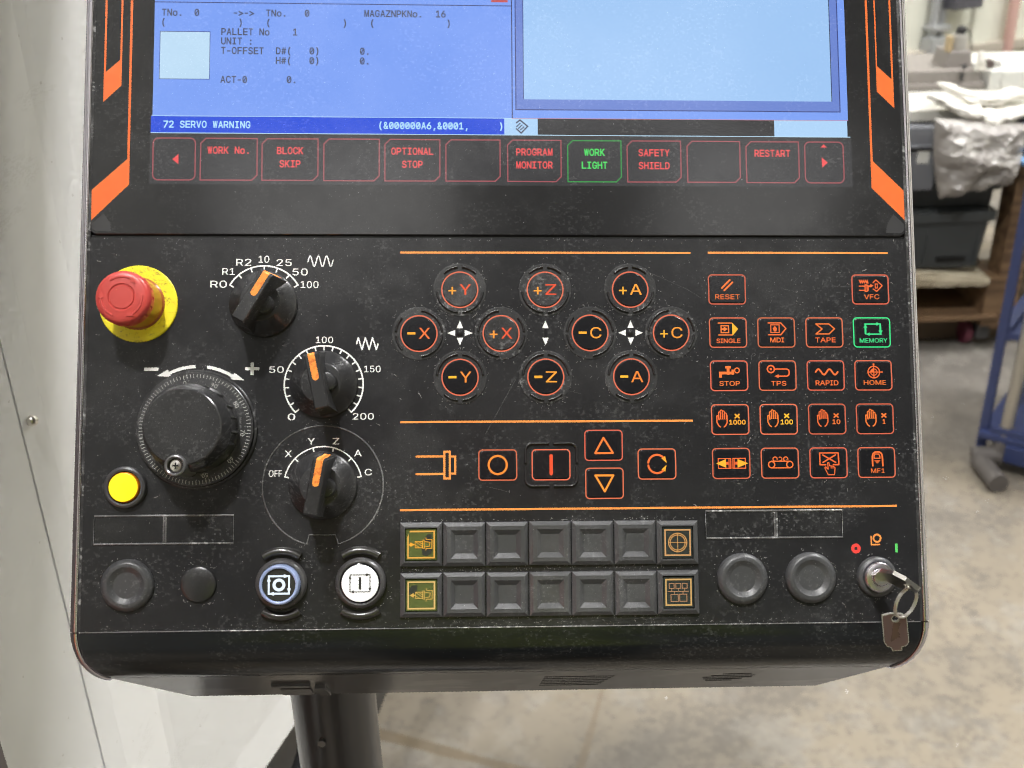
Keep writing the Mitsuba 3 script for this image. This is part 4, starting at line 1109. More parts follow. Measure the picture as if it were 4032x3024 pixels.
# ------------------------------------------------------------------ the setting
def _concrete(p, n, uv):
    x, y = p.x, p.y
    a = mikit.fbm(x * 1.1 + 3, y * 1.1, 1.0, 4)
    c = mikit.fbm(x * 6.0, y * 6.0, 2.0, 5)
    e = mikit.fbm(x * 34.0, y * 34.0, 5.0, 4)
    col = mikit.mix((0.285, 0.245, 0.19), (0.175, 0.163, 0.148), mikit.smoothstep(0.34, 0.62, 0.75 * a + 0.25 * c))
    h = mikit.fbm(x * 75.0, y * 75.0, 8.0, 3)
    col = mikit.mix(col, (0.14, 0.125, 0.11), 0.62 * mikit.smoothstep(0.40, 0.68, 0.34 * c + 0.33 * e + 0.33 * h))
    col = mikit.mix(col, (0.37, 0.35, 0.315), 0.4 * mikit.smoothstep(0.48, 0.80, 0.5 * mikit.fbm(x * 9 + 8, y * 9, 3.0, 4) + 0.5 * e))
    spot = specks(x * 1000, y * 1000, 90.0, 0.16, 0.10, 51)
    col = mikit.mix(col, (0.15, 0.135, 0.12), 0.35 * spot)
    bright = specks(x * 1000, y * 1000, 70.0, 0.035, 0.10, 61)
    col = mikit.mix(col, (0.9, 0.9, 0.9), bright)
    wob = 0.012 * (mikit.fbm(x * 9, y * 9, 6.0, 3) - 0.5)

    def seg(ax, ay, bx_, by_, w):
        dx, dy = bx_ - ax, by_ - ay
        t = dr.clip(((x - ax) * dx + (y - ay) * dy) / (dx * dx + dy * dy), 0, 1)
        d = dr.sqrt(dr.square(x - ax - t * dx) + dr.square(y - ay - t * dy)) + wob
        return mikit.smoothstep(w, w * .35, d)
    col = mikit.mix(col, (0.20, 0.150, 0.095), 0.45 * seg(0.04, 0.62, 0.29, 1.42, 0.010))
    col = mikit.mix(col, (0.17, 0.125, 0.07), 0.65 * seg(-0.55, 1.17, 0.35, 0.80, 0.016))
    col = mikit.mix(col, (0.26, 0.215, 0.15), 0.3 * seg(0.1, 1.10, 0.55, 1.32, 0.010))
    return col


scene['concrete'] = principled(mikit.proc(_concrete), 0.36, 0.4)
FX0, FX1, FY0, FY1 = -5.5, 6.5, -7.5, 7.5


def quad(a, b_, c, d):
    return np.array([a, b_, c, d], float), np.array([(0, 1, 2), (0, 2, 3)])


def wput(key, mesh, bsdf, smooth=30, **k):
    return put(key, mesh, bsdf, smooth, panel=False, **k)


wput('floor', quad((FX0, FY0, FLOOR), (FX1, FY0, FLOOR), (FX1, FY1, FLOOR), (FX0, FY1, FLOOR)), 'concrete', False, kind='structure', label='worn beige concrete workshop floor with stains and joints')
scene['wall_paint'] = two(principled((0.66, 0.66, 0.58), 0.7, 0.3))
scene['ceiling_paint'] = two(principled((0.50, 0.51, 0.52), 0.8, 0.2))
scene['rear_paint'] = two(principled((0.36, 0.37, 0.38), 0.8, 0.2))
# the wall beyond, running away to the right
wa, wb = np.array([-2.0, 2.95]), np.array([6.5, 6.75])
wput('workshop_wall', quad((*wa, FLOOR), (*wb, FLOOR), (*wb, CEIL), (*wa, CEIL)), 'wall_paint', False, kind='structure', label='pale cream painted workshop wall')
wput('ceiling', quad((FX0, FY0, CEIL), (FX0, FY1, CEIL), (FX1, FY1, CEIL), (FX1, FY0, CEIL)), 'ceiling_paint', False, kind='structure')
wput('rear_wall', [quad((FX0, FY0, FLOOR), (FX0, FY0, CEIL), (FX1, FY0, CEIL), (FX1, FY0, FLOOR)), quad((FX0, FY0, FLOOR), (FX0, FY1, FLOOR), (FX0, FY1, CEIL), (FX0, FY0, CEIL))], 'rear_paint', False, kind='structure')
wput('side_wall', quad((FX1, FY0, FLOOR), (FX1, FY0, CEIL), (FX1, FY1, CEIL), (FX1, FY1, FLOOR)), 'wall_paint', False, kind='structure')
scene['lamp_case'] = principled((0.6, 0.6, 0.6), 0.5)
for i, (x, y, sx_, sy_, L) in enumerate(LAMPS):
    k = numbered('ceiling_lamp')
    z = CEIL - 0.16
    wput(k + '__case', box3(x - sx_ / 2 - .03, x + sx_ / 2 + .03, y - sy_ / 2 - .03, y + sy_ / 2 + .03, z + .01, CEIL - .02, .01), 'lamp_case', 30)
    m = quad((x - sx_ / 2, y - sy_ / 2, z), (x - sx_ / 2, y + sy_ / 2, z), (x + sx_ / 2, y + sy_ / 2, z), (x + sx_ / 2, y - sy_ / 2, z))
    d = mikit.ply(m, 'lamp_case')
    d['emitter'] = {'type': 'area', 'radiance': rgb(*(LAMP_COLOUR * L)), 'sampling_weight': 20.0}
    scene[k + '__diffuser'] = d
    tag(k, 'white lamp on the workshop ceiling ' + LAMP_AT[i], 'ceiling lamp', 'ceiling lamps out of the frame')

# ------------------------------------------------------------------ machine cabinet at the left
HD = math.radians(12.0)
MU = np.array([math.sin(HD), math.cos(HD), 0]); MN = np.array([math.cos(HD), -math.sin(HD), 0]); MB_ = np.array([-0.30, 0.15, 0.0])


def mw(pts):
    """(along, out, up) metres on the machine's side -> world."""
    p = np.asarray(pts, float)
    return MB_ + np.outer(p[:, 0], MU) + np.outer(p[:, 1], MN) + np.outer(p[:, 2], [0, 0, 1])


def _peel(p, n, uv):
    return mikit.fbm(p.x * 330, p.y * 330, p.z * 330, 2) * 0.00042


def _scuff(p, n, uv):
    u, v, w = p.y * 1000, p.z * 1000, p.x * 1000
    m = specks(u, v, 38.0, 0.03, 0.35, 71) + specks(u, v, 90.0, 0.035, 0.4, 81, 6.0, 1.2)
    r = mikit.smoothstep(0.60, 0.75, mikit.fbm(u * .02, v * .05, w * .02, 4)) * mikit.smoothstep(.45, .6, mikit.fbm(u * .3, v * .9, w * .3, 3))
    return mikit.mix((0.775, 0.778, 0.785), (0.45, 0.44, 0.42), dr.clip(.45 * m + .14 * r, 0, 1))


scene['machine_paint'] = two({'type': 'bumpmap', 'arbitrary': mikit.proc(_peel, eps=1.2e-3), 'scale': 1.0, 'bsdf': principled(mikit.proc(_scuff), 0.40, 0.4)})
scene['machine_dark'] = principled((0.03, 0.03, 0.032), 0.35, 0.4)
MZ = -0.545   # lower edge of the cabinet's side


def mslab(prof, z0, z1, th=0.02):
    """A sheet following prof [(along, out)...], folded inwards at its ends."""
    p = np.array(prof, float)
    fr = [(a, o, z) for a, o in p for z in (z0, z1)]
    bk = [(a, o - th, z) for a, o in p for z in (z0, z1)]
    v = mw(fr + bk); f = []; m = len(p)
    for i in range(m - 1):
        a = 2 * i; b_ = 2 * i + 2; o = 2 * m
        f += [(a, b_, b_ + 1), (a, b_ + 1, a + 1), (o + a, o + b_ + 1, o + b_), (o + a, o + a + 1, o + b_ + 1), (a, o + a, o + b_), (a, o + b_, b_)]
    o = 2 * m; e = 2 * m - 2
    f += [(0, 1, o + 1), (0, o + 1, o), (e, o + e + 1, e + 1), (e, o + e, o + e + 1)]
    return v, np.array(f)


SE = -0.0525     # the seam, along
tag('machine_cabinet', 'pale grey painted sheet metal machine cabinet behind the console', 'machine')
wput('machine_cabinet__side_panel', mslab([(-1.6, 0), (SE - .0012, 0)], MZ, 1.3), 'machine_paint', False)
PF = [(SE + .0012, 0), (-.026, 0.0), (-.018, -.001), (.050, -.011), (.062, -.0105), (.36, .030), (1.9, .20)]
wput('machine_cabinet__side_panel', mslab(PF, MZ, 1.3), 'machine_paint', False)
wput('machine_cabinet__orange_panel', mslab([(-.62, .003), (-.17, .003)], -.42, .02, .006), 'print_orange', False)
wput('machine_cabinet__door_edge', mslab([(-.32, .006), (-.152, .006)], MZ, .3, .03), two(principled((0.16, 0.14, 0.145), .4)), False)
wput('machine_cabinet__gap', mslab([(SE - .006, -.012), (SE + .006, -.012)], MZ, 1.3, .004), 'machine_dark_two', False)
scene['machine_dark_two'] = two(scene['machine_dark'])
fl = [(a, o) for a, o in [(-1.6, 0), (SE, 0)] + PF[1:]]
q0, q1 = mw([(a, o - .0005, MZ) for a, o in fl]), mw([(a, o + .003, MZ - .050) for a, o in fl])
q2 = mw([(a, o - .04, MZ - .052) for a, o in fl]); m_ = len(fl)
wput('machine_cabinet__flange', (np.vstack([q0, q1, q2]), np.array([t for r_ in (0, 1) for k in range(m_ - 1) for t in ((r_ * m_ + k, (r_ + 1) * m_ + k, (r_ + 1) * m_ + k + 1), (r_ * m_ + k, (r_ + 1) * m_ + k + 1, r_ * m_ + k + 1))])), 'machine_paint', False)
wput('machine_cabinet__base', mslab([(-1.6, -.13), (2.2, -.13)], FLOOR + .002, MZ + .25, .5), 'machine_dark_two', False)

# ------------------------------------------------------------------ pedestal
scene['pole_paint'] = principled((0.09, 0.09, 0.095), 0.24, 0.5, metallic=0.7)
a_ = np.arange(48) * 2 * np.pi / 48
px, py, pr = -0.121, 0.032, 0.0275
cyl = lambda x, y, r, z, n_=48: np.c_[x + r * np.cos(np.arange(n_) * 2 * np.pi / n_), y + r * np.sin(np.arange(n_) * 2 * np.pi / n_), np.full(n_, z)]
wput('pedestal_post__tube', loft([cyl(px, py, pr, FLOOR + .012), cyl(px, py, pr, -.16)]), 'pole_paint', 40)
wput('pedestal_post__foot_plate', loft([cyl(px, py, .16, FLOOR + .001), cyl(px, py, .16, FLOOR + .010), cyl(px, py, .157, FLOOR + .012)]), 'pole_paint', 30)
tag('pedestal_post', 'round dark grey steel post under the console', 'post')

wput('pedestal_post__screw', loft([np.c_[px - .006 + .0026 * np.cos(np.arange(16) * np.pi / 8), np.full(16, py - pr - d_), -.254 + .0026 * np.sin(np.arange(16) * np.pi / 8)] for d_ in (-.004, .0015)] , True), 'screw_dark', 30)
scene['screw_dark'] = two(principled((.20, .20, .20), .35, .5, metallic=.8))
scene['nickel_two'] = two(scene['nickel'])


def ball(c, r, n_=12):
    m = trimesh.creation.icosphere(2, 1.0)
    return np.array(m.vertices) * np.asarray(r) + np.asarray(c), np.array(m.faces)


sp_ = mw([(-.0445, .003, -.0664)])[0]
wput('machine_cabinet__screw', ball(sp_, (.0038, .0038, .0038)), 'nickel', True)
# black hose and steel fitting under the cabinet
hz = [mw([(a, -.055 + .02 * math.sin(a * 7), -.78 - .10 * a)])[0] for a in np.linspace(-.3, .9, 30)]
wput('air_hose', tube3(np.array(hz), .016, 14), 'hose_black', 60, label='black hose running along under the machine cabinet', category='hose')
scene['hose_black'] = principled((0.02, 0.02, 0.022), 0.25, 0.5)

# ------------------------------------------------------------------ workbench and what stands on it
scene['bench_top'] = principled((0.50, 0.49, 0.45), 0.4)
def _wood(p, n, uv):
    g = mikit.fbm(p.x * 5, p.y * 60, p.z * 60, 4)
    return mikit.mix((0.20, 0.125, 0.070), (0.115, 0.07, 0.04), mikit.smoothstep(.35, .65, g))
def _raw(p, n, uv):
    g = mikit.fbm(p.x * 14, p.y * 90, p.z * 120, 4)
    return mikit.mix((0.60, 0.53, 0.40), (0.33, 0.27, 0.18), mikit.smoothstep(.48, .70, g))
scene['wood'] = principled(mikit.proc(_wood), 0.6, 0.3)
scene['raw_wood'] = principled(mikit.proc(_raw), 0.7, 0.3)
scene['tote_grey'] = principled((0.050, 0.055, 0.057), 0.45, 0.4)
scene['bin_grey'] = principled((0.150, 0.155, 0.170), 0.5, 0.4)
scene['label_white'] = principled((0.60, 0.60, 0.57), 0.5, 0.4)
scene['dark_board'] = principled((0.13, 0.095, 0.065), 0.7, 0.2)
scene['navy'] = principled((0.022, 0.030, 0.060), 0.4, 0.4)
scene['sky_blue'] = principled((0.22, 0.42, 0.75), 0.4, 0.4)
B = 'workbench'
tag(B, 'wooden workbench with raw edged shelves behind the console', 'workbench')
wput(B + '__top', box3(.75, 2.9, 2.60, 3.35, -.500, -.467, .004), 'bench_top')
# shelf board with a torn front edge
xs = np.linspace(.85, 1.552, 70)
edge = 2.585 + .012 * (meshkit.fbm(np.c_[xs * 14, xs * 0, xs * 0], 3) - .5)
lo = -1.001 - .012 * meshkit.fbm(np.c_[xs * 22, xs * 0 + 5, xs * 0], 3)
hi = -.957 - .025 * np.clip((xs - 1.3) / .25, 0, 1)
v = np.vstack([np.c_[xs, edge, hi], np.c_[xs, edge - .004, (hi + lo) / 2], np.c_[xs, edge + .004, lo], np.c_[xs, np.full(70, 3.2), lo], np.c_[xs, np.full(70, 3.2), hi]])
f = []
for r_ in range(5):
    for i in range(69):
        a, b_ = r_ * 70 + i, ((r_ + 1) % 5) * 70 + i
        f += [(a, b_, b_ + 1), (a, b_ + 1, a + 1)]
f += [(69, 139, 209), (69, 209, 279), (69, 279, 349)]
wput(B + '__shelf', (v, np.array(f)), 'raw_two', False, label='thick shelf board with a pale torn front edge')
scene['raw_two'] = two(scene['raw_wood'])
wput(B + '__shelf', box3(.85, 1.60, 2.59, 3.2, -1.124, -1.108, .003), 'wood')
wput(B + '__shelf', box3(.85, 2.4, 2.70, 3.2, -1.17, -1.15, .003), 'dark_board')
wput(B + '__plinth', box3(.85, 2.4, 2.70, 2.72, FLOOR + .002, -1.15), 'dark_board', False)
wput(B + '__back_board', box3(.85, 1.75, 3.2, 3.22, FLOOR + .04, -.5), 'dark_board', False)
wput(B + '__side_board', box3(1.555, 1.60, 2.60, 3.2, -1.15, -.985, .003), 'wood')
for x in (1.455, 1.50):
    wput(B + '__batten', box3(x, x + .022, 2.96, 2.98, -1.108, -1.0, .002), 'wood')
wput(B + '__leg', box3(1.588, 1.66, 2.60, 2.69, -1.16, -.50, .004), 'wood')
wput(B + '__leg', box3(.80, .86, 2.62, 2.69, -1.16, -.50, .004), 'wood')
wput(B + '__rail', box3(1.66, 2.6, 2.61, 2.66, -.93, -.86, .004), 'wood')
cx_, cy_ = 1.572, 2.63
def wheel(x, y, z, r, w, seg=28):
    a = np.arange(seg) * 2 * np.pi / seg
    R_ = lambda rr_, xx: np.c_[np.full(seg, xx), y + rr_ * np.cos(a), z + rr_ * np.sin(a)]
    return loft([R_(r * .3, x - w / 2), R_(r * .92, x - w / 2), R_(r, x - w * .3), R_(r, x + w * .3), R_(r * .92, x + w / 2), R_(r * .3, x + w / 2)], True, True)
wput(B + '__caster_wheel', wheel(cx_ - .03, cy_ + .04, FLOOR + .040, .040, .024), principled((0.12, 0.025, 0.045), 0.4), 40, label='dark red caster wheel')
wput(B + '__caster_fork', [box3(cx_ - .012, cx_ + .03, cy_ - .005, cy_ + .03, FLOOR + .03, FLOOR + .10, .004)], 'bezel_grey', False)

tag('storage_tote', 'large dark grey plastic tote on the raw edged shelf', 'storage tote')
def taper(x0, x1, y0, y1, z0, z1, d, r=.02):
    q = lambda i, z: rr((x0 + x1) / 2, (y0 + y1) / 2, x1 - x0 - 2 * i, y1 - y0 - 2 * i, r, z, 4)
    return [loft([q(d, z0), q(0, z1), q(.004, z1), q(.004, z1 - .001)], True, True)]
wput('storage_tote__body', taper(1.255, 1.535, 2.60, 3.0, -.952, -.775, .014), 'tote_grey', 20)
wput('storage_tote__rim', taper(1.245, 1.546, 2.59, 3.01, -.800, -.772, .0), 'tote_grey', 20)
wput('storage_tote__handle_slot', box3(1.385, 1.475, 2.606, 2.618, -.932, -.916, .003), 'pit_black')
for x in (1.30, 1.345, 1.50):
    wput('storage_tote__corner_rib', box3(x, x + .006, 2.602, 2.62, -.945, -.80, .002), 'tote_grey')
tag('storage_tote_001', 'dark grey tote upside down on the larger tote under the bench', 'storage tote')
wput('storage_tote_001__body', taper(1.27, 1.56, 2.64, 3.0, -.768, -.530, .010), 'tote_grey', 20)
wput('storage_tote_001__rim', taper(1.262, 1.566, 2.63, 3.01, -.716, -.700, .0), 'tote_grey', 20)
tag('parts_drawer', 'blue grey parts drawer under the bench top, upper of two', 'parts drawer')
wput('parts_drawer__front', box3(1.08, 1.313, 2.565, 2.63, -.560, -.505, .008), 'bin_grey')
wput('parts_drawer__lip', box3(1.08, 1.315, 2.557, 2.575, -.566, -.556, .003), 'bin_grey')
tag('parts_drawer_001', 'blue grey parts drawer with a white label, lower of two', 'parts drawer')
wput('parts_drawer_001__front', box3(1.08, 1.326, 2.570, 2.63, -.695, -.575, .008), 'bin_grey')
wput('parts_drawer_001__label', box3(1.264, 1.299, 2.5685, 2.571, -.612, -.576, .0), 'label_white', False)

# crumpled bags
def sheet_bag(key, TL, TR, BR, BL, y, amp, thick, bsdf, seed, bulge=0.0, n_=90, **k):
    s_, t_ = np.meshgrid(np.linspace(0, 1, n_), np.linspace(0, 1, n_), indexing='ij')
    c = np.array([TL, TR, BR, BL], float)
    P = ((1 - s_) * (1 - t_))[..., None] * c[0] + (s_ * (1 - t_))[..., None] * c[1] + (s_ * t_)[..., None] * c[2] + ((1 - s_) * t_)[..., None] * c[3]
    P[..., 0] += bulge * np.sin(np.pi * t_) * (2 * s_ - 1)
    q = np.stack([s_ * 3.3 + t_ * 2.0, s_ * 1.2 - t_ * 3.6, s_ * 0], -1)
    nz = np.abs(meshkit.fbm(q * .8, 2, seed) - .5) * 2.2 + .28 * (1 - np.abs(2 * meshkit.noise(q * 1.9 + 3, seed) - 1)) ** 5 + .10 * (1 - np.abs(2 * meshkit.noise(q[..., [1, 0, 2]] * 3.1 + 7, seed + 1) - 1)) ** 6
    nz2 = np.abs(meshkit.fbm(q[..., [1, 0, 2]] * 2.3 + 9, 3, seed + 3) - .5) * 2
    env = np.clip(np.minimum.reduce([s_, 1 - s_, t_, 1 - t_]) * 8, 0, 1) ** .5
    yf = y - thick * .5 * env - amp * (nz + .18 * nz2) * env
    P[..., 1] += .004 * np.sin(s_ * 19) * (t_ > .9)
    front = np.stack([P[..., 0], yf, P[..., 1]], -1).reshape(-1, 3)
    bk = np.stack([P[..., 0], np.full_like(yf, y + .004), P[..., 1]], -1).reshape(-1, 3)
    f = []; N = n_ * n_
    for i in range(n_ - 1):
        for j in range(n_ - 1):
            a, b_, c_, d_ = i * n_ + j, (i + 1) * n_ + j, (i + 1) * n_ + j + 1, i * n_ + j + 1
            f += [(a, d_, c_), (a, c_, b_), (N + a, N + c_, N + d_), (N + a, N + b_, N + c_)]
    for i in range(n_ - 1):
        for a, b_ in ((i, i + 1), ((n_ - 1) * n_ + i, (n_ - 1) * n_ + i + 1), (i * n_, (i + 1) * n_), (i * n_ + n_ - 1, (i + 1) * n_ + n_ - 1)):
            f += [(a, b_, N + b_), (a, N + b_, N + a)]
    return wput(key, (np.vstack([front, bk]), np.array(f)), bsdf, 60, **k)


def _plastic(p, n, uv):
    a = mikit.fbm(p.x * 11 + p.z * 9, p.z * 14 - p.x * 6, 2.0, 4)
    return mikit.mix((0.27, 0.25, 0.235), (0.44, 0.42, 0.40), mikit.smoothstep(.42, .66, a))
scene['film_grey'] = two(principled(mikit.proc(_plastic), 0.32, 0.5, clearcoat=.4))
scene['cloth_white'] = two(principled((0.74, 0.72, 0.67), 0.75, 0.2))
sheet_bag('plastic_bag', (1.290, -.478), (1.552, -.500), (1.540, -.668), (1.338, -.712), 2.545, .035, .05, 'film_grey', 5, .010, label='crumpled grey plastic bag hanging over the bench front', category='plastic bag')


def roll(key, p0, p1, r0, r1, seed, flat_=.7, **k):
    p0, p1 = np.array(p0, float), np.array(p1, float); n_, m = 40, 28
    t = np.linspace(0, 1, n_); ax = (p1 - p0) / np.linalg.norm(p1 - p0)
    u = np.cross(ax, [0, 0, 1.0]); u /= np.linalg.norm(u); w_ = np.cross(u, ax)
    rings = []
    for i in range(n_):
        e = min(1, math.sqrt(max(0.0, 1 - (2 * abs(t[i] - .5)) ** 10)) + .02)
        r = (r0 + (r1 - r0) * t[i] ** .7) * e
        a = np.arange(m) * 2 * np.pi / m
        q = np.c_[np.cos(a) * 2.2, np.sin(a) * 2.2, np.full(m, t[i] * 4)]
        rad = r * (1 + 1.5 * (meshkit.fbm(q, 4, seed) - .5))
        c = p0 + (p1 - p0) * t[i] + np.array([0, 0, .010 * math.sin(t[i] * 5 + seed)])
        rings.append(c + np.outer(rad * np.cos(a), u) + np.outer(rad * np.sin(a) * flat_, w_))
    return wput(key, loft(rings, True, True), 'cloth_white', 60, **k)


roll('rag_roll', (1.276, 2.60, -.434), (1.432, 2.57, -.470), .012, .040, 1, .5, label='white rolled rag lying lowest on the bench edge', category='rag')
roll('rag_roll_001', (1.328, 2.66, -.412), (1.520, 2.62, -.452), .012, .042, 2, .45, label='white rolled rag on top of the heap, pointing up left', category='rag')
roll('rag_roll_002', (1.400, 2.575, -.478), (1.640, 2.57, -.468), .036, .026, 3, .55, label='loose white cloth hanging over the bench edge at the right', category='rag')
roll('rag_roll_003', (1.420, 2.64, -.452), (1.60, 2.66, -.450), .030, .026, 4, .6, label='folded white cloth behind the loose one', category='rag')
sheet_bag('paper_sheet', (1.425, -.478), (1.480, -.486), (1.462, -.512), (1.434, -.508), 2.535, .006, .008, 'cloth_white', 8, label='corner of white paper drooping from the cloths', category='paper')

# small milling machine and cabinet standing on the bench
scene['mill_grey'] = principled((0.225, 0.205, 0.190), 0.45, 0.4)
scene['mill_light'] = principled((0.34, 0.325, 0.30), 0.4, 0.4)
M_ = 'bench_mill'
tag(M_, 'brown grey bench milling machine with a round motor on top', 'milling machine')
wput(M_ + '__body', box3(1.20, 1.548, 2.86, 3.15, -.467, -.408, .008), 'mill_grey')
wput(M_ + '__body', box3(1.20, 1.562, 2.85, 3.16, -.467, -.445, .006), 'mill_grey')
wput(M_ + '__column', loft([rr(1.487, 2.95, .088, .11, .008, -.41), rr(1.488, 2.95, .075, .10, .008, -.362), rr(1.488, 2.95, .070, .095, .008, -.359)]), 'mill_grey', 30)
cy2 = lambda x, y, r, z: cyl(x, y, r, z, 36)
wput(M_ + '__motor', loft([cy2(1.492, 2.93, .024, -.360), cy2(1.490, 2.93, .026, -.355), cy2(1.490, 2.93, .026, -.318), cy2(1.490, 2.93, .022, -.312)]), 'mill_light', 40)
wput(M_ + '__motor_cap', loft([cy2(1.492, 2.93, .014, -.312), cy2(1.494, 2.93, .017, -.303), cy2(1.494, 2.93, .015, -.293), cy2(1.496, 2.93, .008, -.288)]), 'hose_black', 40)
wput(M_ + '__bracket', box3(1.447, 1.462, 2.90, 2.93, -.362, -.315, .003), 'brass')
scene['brass'] = principled((0.40, 0.31, 0.18), 0.35, 0.5)
wput(M_ + '__knob', ball((1.486, 2.852, -.396), (.008, .010, .008)), 'hose_black', True)
wput(M_ + '__cable', tube3(np.array([(1.506, 2.925, -.298), (1.517, 2.92, -.305), (1.522, 2.915, -.330), (1.524, 2.91, -.36), (1.519, 2.905, -.395), (1.512, 2.90, -.42)]), .0022, 8), 'hose_black', 60)
wput(M_ + '__scale_slot', box3(1.478, 1.488, 2.848, 2.853, -.440, -.415, .001), 'hose_black')
tag('brush', 'white bristle brush hanging right of the milling column', 'brush')
wput('brush__handle', loft([cy2(1.536, 2.86, .006, -.352), cy2(1.537, 2.86, .012, -.362), cy2(1.538, 2.86, .013, -.385)]), 'cloth_white', 40)
for i in range(4):
    wput('brush__tuft', loft([cyl(1.529 + .006 * i, 2.86, .005, -.383, 12), cyl(1.524 + .0095 * i, 2.858, .0045, -.408, 12), cyl(1.524 + .0095 * i, 2.858, .002, -.413, 12)]), 'cloth_white', 40)
tag('control_cabinet', 'pale grey steel cabinet on the bench at the right frame edge', 'cabinet')
scene['cab_grey'] = principled((0.56, 0.56, 0.53), 0.45, 0.4)
wput('control_cabinet__body', box3(1.566, 1.95, 2.84, 3.15, -.467, -.410, .003), 'cab_grey')
wput('control_cabinet__door', box3(1.603, 1.668, 2.836, 2.845, -.462, -.413, .001), 'cab_grey')
wput('control_cabinet__screen', box3(1.678, 1.75, 2.832, 2.842, -.50, -.466, .001), principled((0.15, 0.19, 0.24), .2))
wput('small_motor', [box3(1.565, 1.592, 2.88, 2.92, -.410, -.386, .003)], 'dark_motor', label='dark little motor lying on top of the pale cabinet', category='motor')
scene['dark_motor'] = principled((0.085, 0.065, 0.060), .45)
for i in range(3):
    wput('small_motor__stud', loft([cyl(1.600 + .009 * i, 2.90, .003, -.410, 12), cyl(1.600 + .009 * i, 2.90, .003, -.394 + .004 * (i % 2), 12)]), 'mill_grey', 30)
wput('navy_panel', box3(1.556, 1.95, 2.585, 2.60, -.60, -.502, .003), 'navy', label='navy blue board under the bench top at the right', category='board')
wput('blue_folder', [box3(1.56, 1.72, 2.50, 2.72, -.618, -.604, .003)], 'sky_blue', label='light blue folder jutting out under the navy board', category='folder')

# ------------------------------------------------------------------ on the far wall
wdir = np.array([8.5, 3.8]); wdir /= np.linalg.norm(wdir); wn = np.array([wdir[1], -wdir[0]])
def onw(s_, off, z):
    q = np.array([-2.0, 2.95]) + wdir * s_ + wn * off
    return np.array([q[0], q[1], z])
def wbox(s0, s1, o0, o1, z0, z1):
    v, f = box3(s0, s1, -o1, -o0, z0, z1, .004)
    q = np.array([-2.0, 2.95]) + np.outer(v[:, 0], wdir) + np.outer(-v[:, 1], wn)
    return np.c_[q, v[:, 2]], f
along = lambda x, y: float((np.array([x, y]) - np.array([-2.0, 2.95])) @ wdir)
scene['rail_beige'] = principled((0.40, 0.365, 0.31), .5)
scene['conduit_grey'] = principled((0.38, 0.39, 0.40), .35, .5, metallic=.3)
scene['red_pipe'] = principled((0.52, 0.33, 0.29), .5)
wput('wall_rail', wbox(1.0, 8.0, 0, .05, -.735, -.690), 'rail_beige', label='beige rail running along the far wall', category='rail')
sA = along(2.165, 4.74)
wput('conduit__pipe', tube3(np.array([onw(sA, .04, z) for z in (-1.2, -.9, -.6, 0, 1.5, 3.9)]), .021, 14), 'conduit_grey', 60)
wput('conduit__pipe', tube3(np.array([onw(sA + .055, .04, z) for z in (-.70, -.6, 0, 1.5, 3.9)]), .016, 14), 'conduit_grey', 60)
wput('conduit__coupling', wbox(sA - .035, sA + .085, .01, .085, -.70, -.63), 'conduit_grey')
wput('conduit__coupling', wbox(sA - .03, sA + .08, .01, .08, -.60, -.575), 'conduit_grey')
tag('conduit', 'pair of grey conduit pipes running up the far wall', 'conduit')
sR = along(2.61, 4.98)
wput('wall_pipe', tube3(np.array([onw(sR, .05, z) for z in (-1.2, -.8, -.5, 1.5, 3.9)]), .026, 14), 'red_pipe', 60, label='dusty pink pipe running up the far wall', category='pipe')
cpts = [onw(along(2.75, 5.03) + .10 * (1 - math.cos(t)) , .06, -.86 + .17 * math.sin(t)) for t in np.linspace(0, math.pi / 2, 14)] + [onw(along(2.75, 5.03) + .10 + k, .06, -.69) for k in (.2, .5)]
wput('wall_cable', tube3(np.array([onw(along(2.75, 5.03), .06, -1.2)] + cpts), .011, 10), 'rail_beige', 60, label='brown cable bending right on the far wall', category='cable')
wput('wall_box', wbox(along(2.20, 4.76), along(2.36, 4.83), 0, .12, -.505, -.25), principled((0.07, 0.07, 0.085), .4), label='dark box on the far wall beside the conduit', category='box')
wput('wall_post', wbox(along(2.46, 4.88) - .05, along(2.46, 4.88) + .05, 0, .03, -1.2, 3.9), 'wall_paint', label='cream upright strip on the far wall', category='post')

# ------------------------------------------------------------------ blue trolley at the right edge
scene['cart_blue'] = principled((0.036, 0.050, 0.135), .4, .5)
scene['tube_steel'] = principled((0.42, 0.39, 0.34), .35, .5, metallic=.5)
scene['rubber_grey'] = principled((0.115, 0.105, 0.100), .6, .3)
C_ = 'trolley'
TA = math.radians(-38)


def tbox(*a):
    v, f = box3(*a)
    v = v.copy(); x, y = v[:, 0] - 1.279, v[:, 1] - 1.932
    v[:, 0], v[:, 1] = 1.279 + x * math.cos(TA) - y * math.sin(TA), 1.932 + x * math.sin(TA) + y * math.cos(TA)
    return v, f
tag(C_, 'blue steel trolley with shelves and grey feet at the right', 'trolley')
wput(C_ + '__post', tbox(1.269, 1.292, 1.920, 1.943, -1.195, -.2, .004), 'cart_blue')
wput(C_ + '__post', tbox(1.90, 1.934, 1.915, 1.949, -1.195, -.2, .004), 'cart_blue')
wput(C_ + '__shelf', [tbox(1.275, 1.93, 1.93, 2.40, -.880, -.862, .003), tbox(1.27, 1.30, 1.93, 2.40, -.885, -.845, .003)], 'cart_blue')
wput(C_ + '__shelf', [tbox(1.275, 1.93, 1.90, 2.40, -1.150, -1.132, .003), tbox(1.30, 1.93, 1.905, 1.925, -1.150, -1.112, .003)], 'cart_blue')
wput(C_ + '__shelf', tbox(1.275, 1.93, 1.93, 2.40, -.50, -.48, .003), 'cart_blue')
wput(C_ + '__shelf_edge', tbox(1.345, 1.93, 1.89, 1.93, -1.195, -1.150, .003), 'cart_blue')
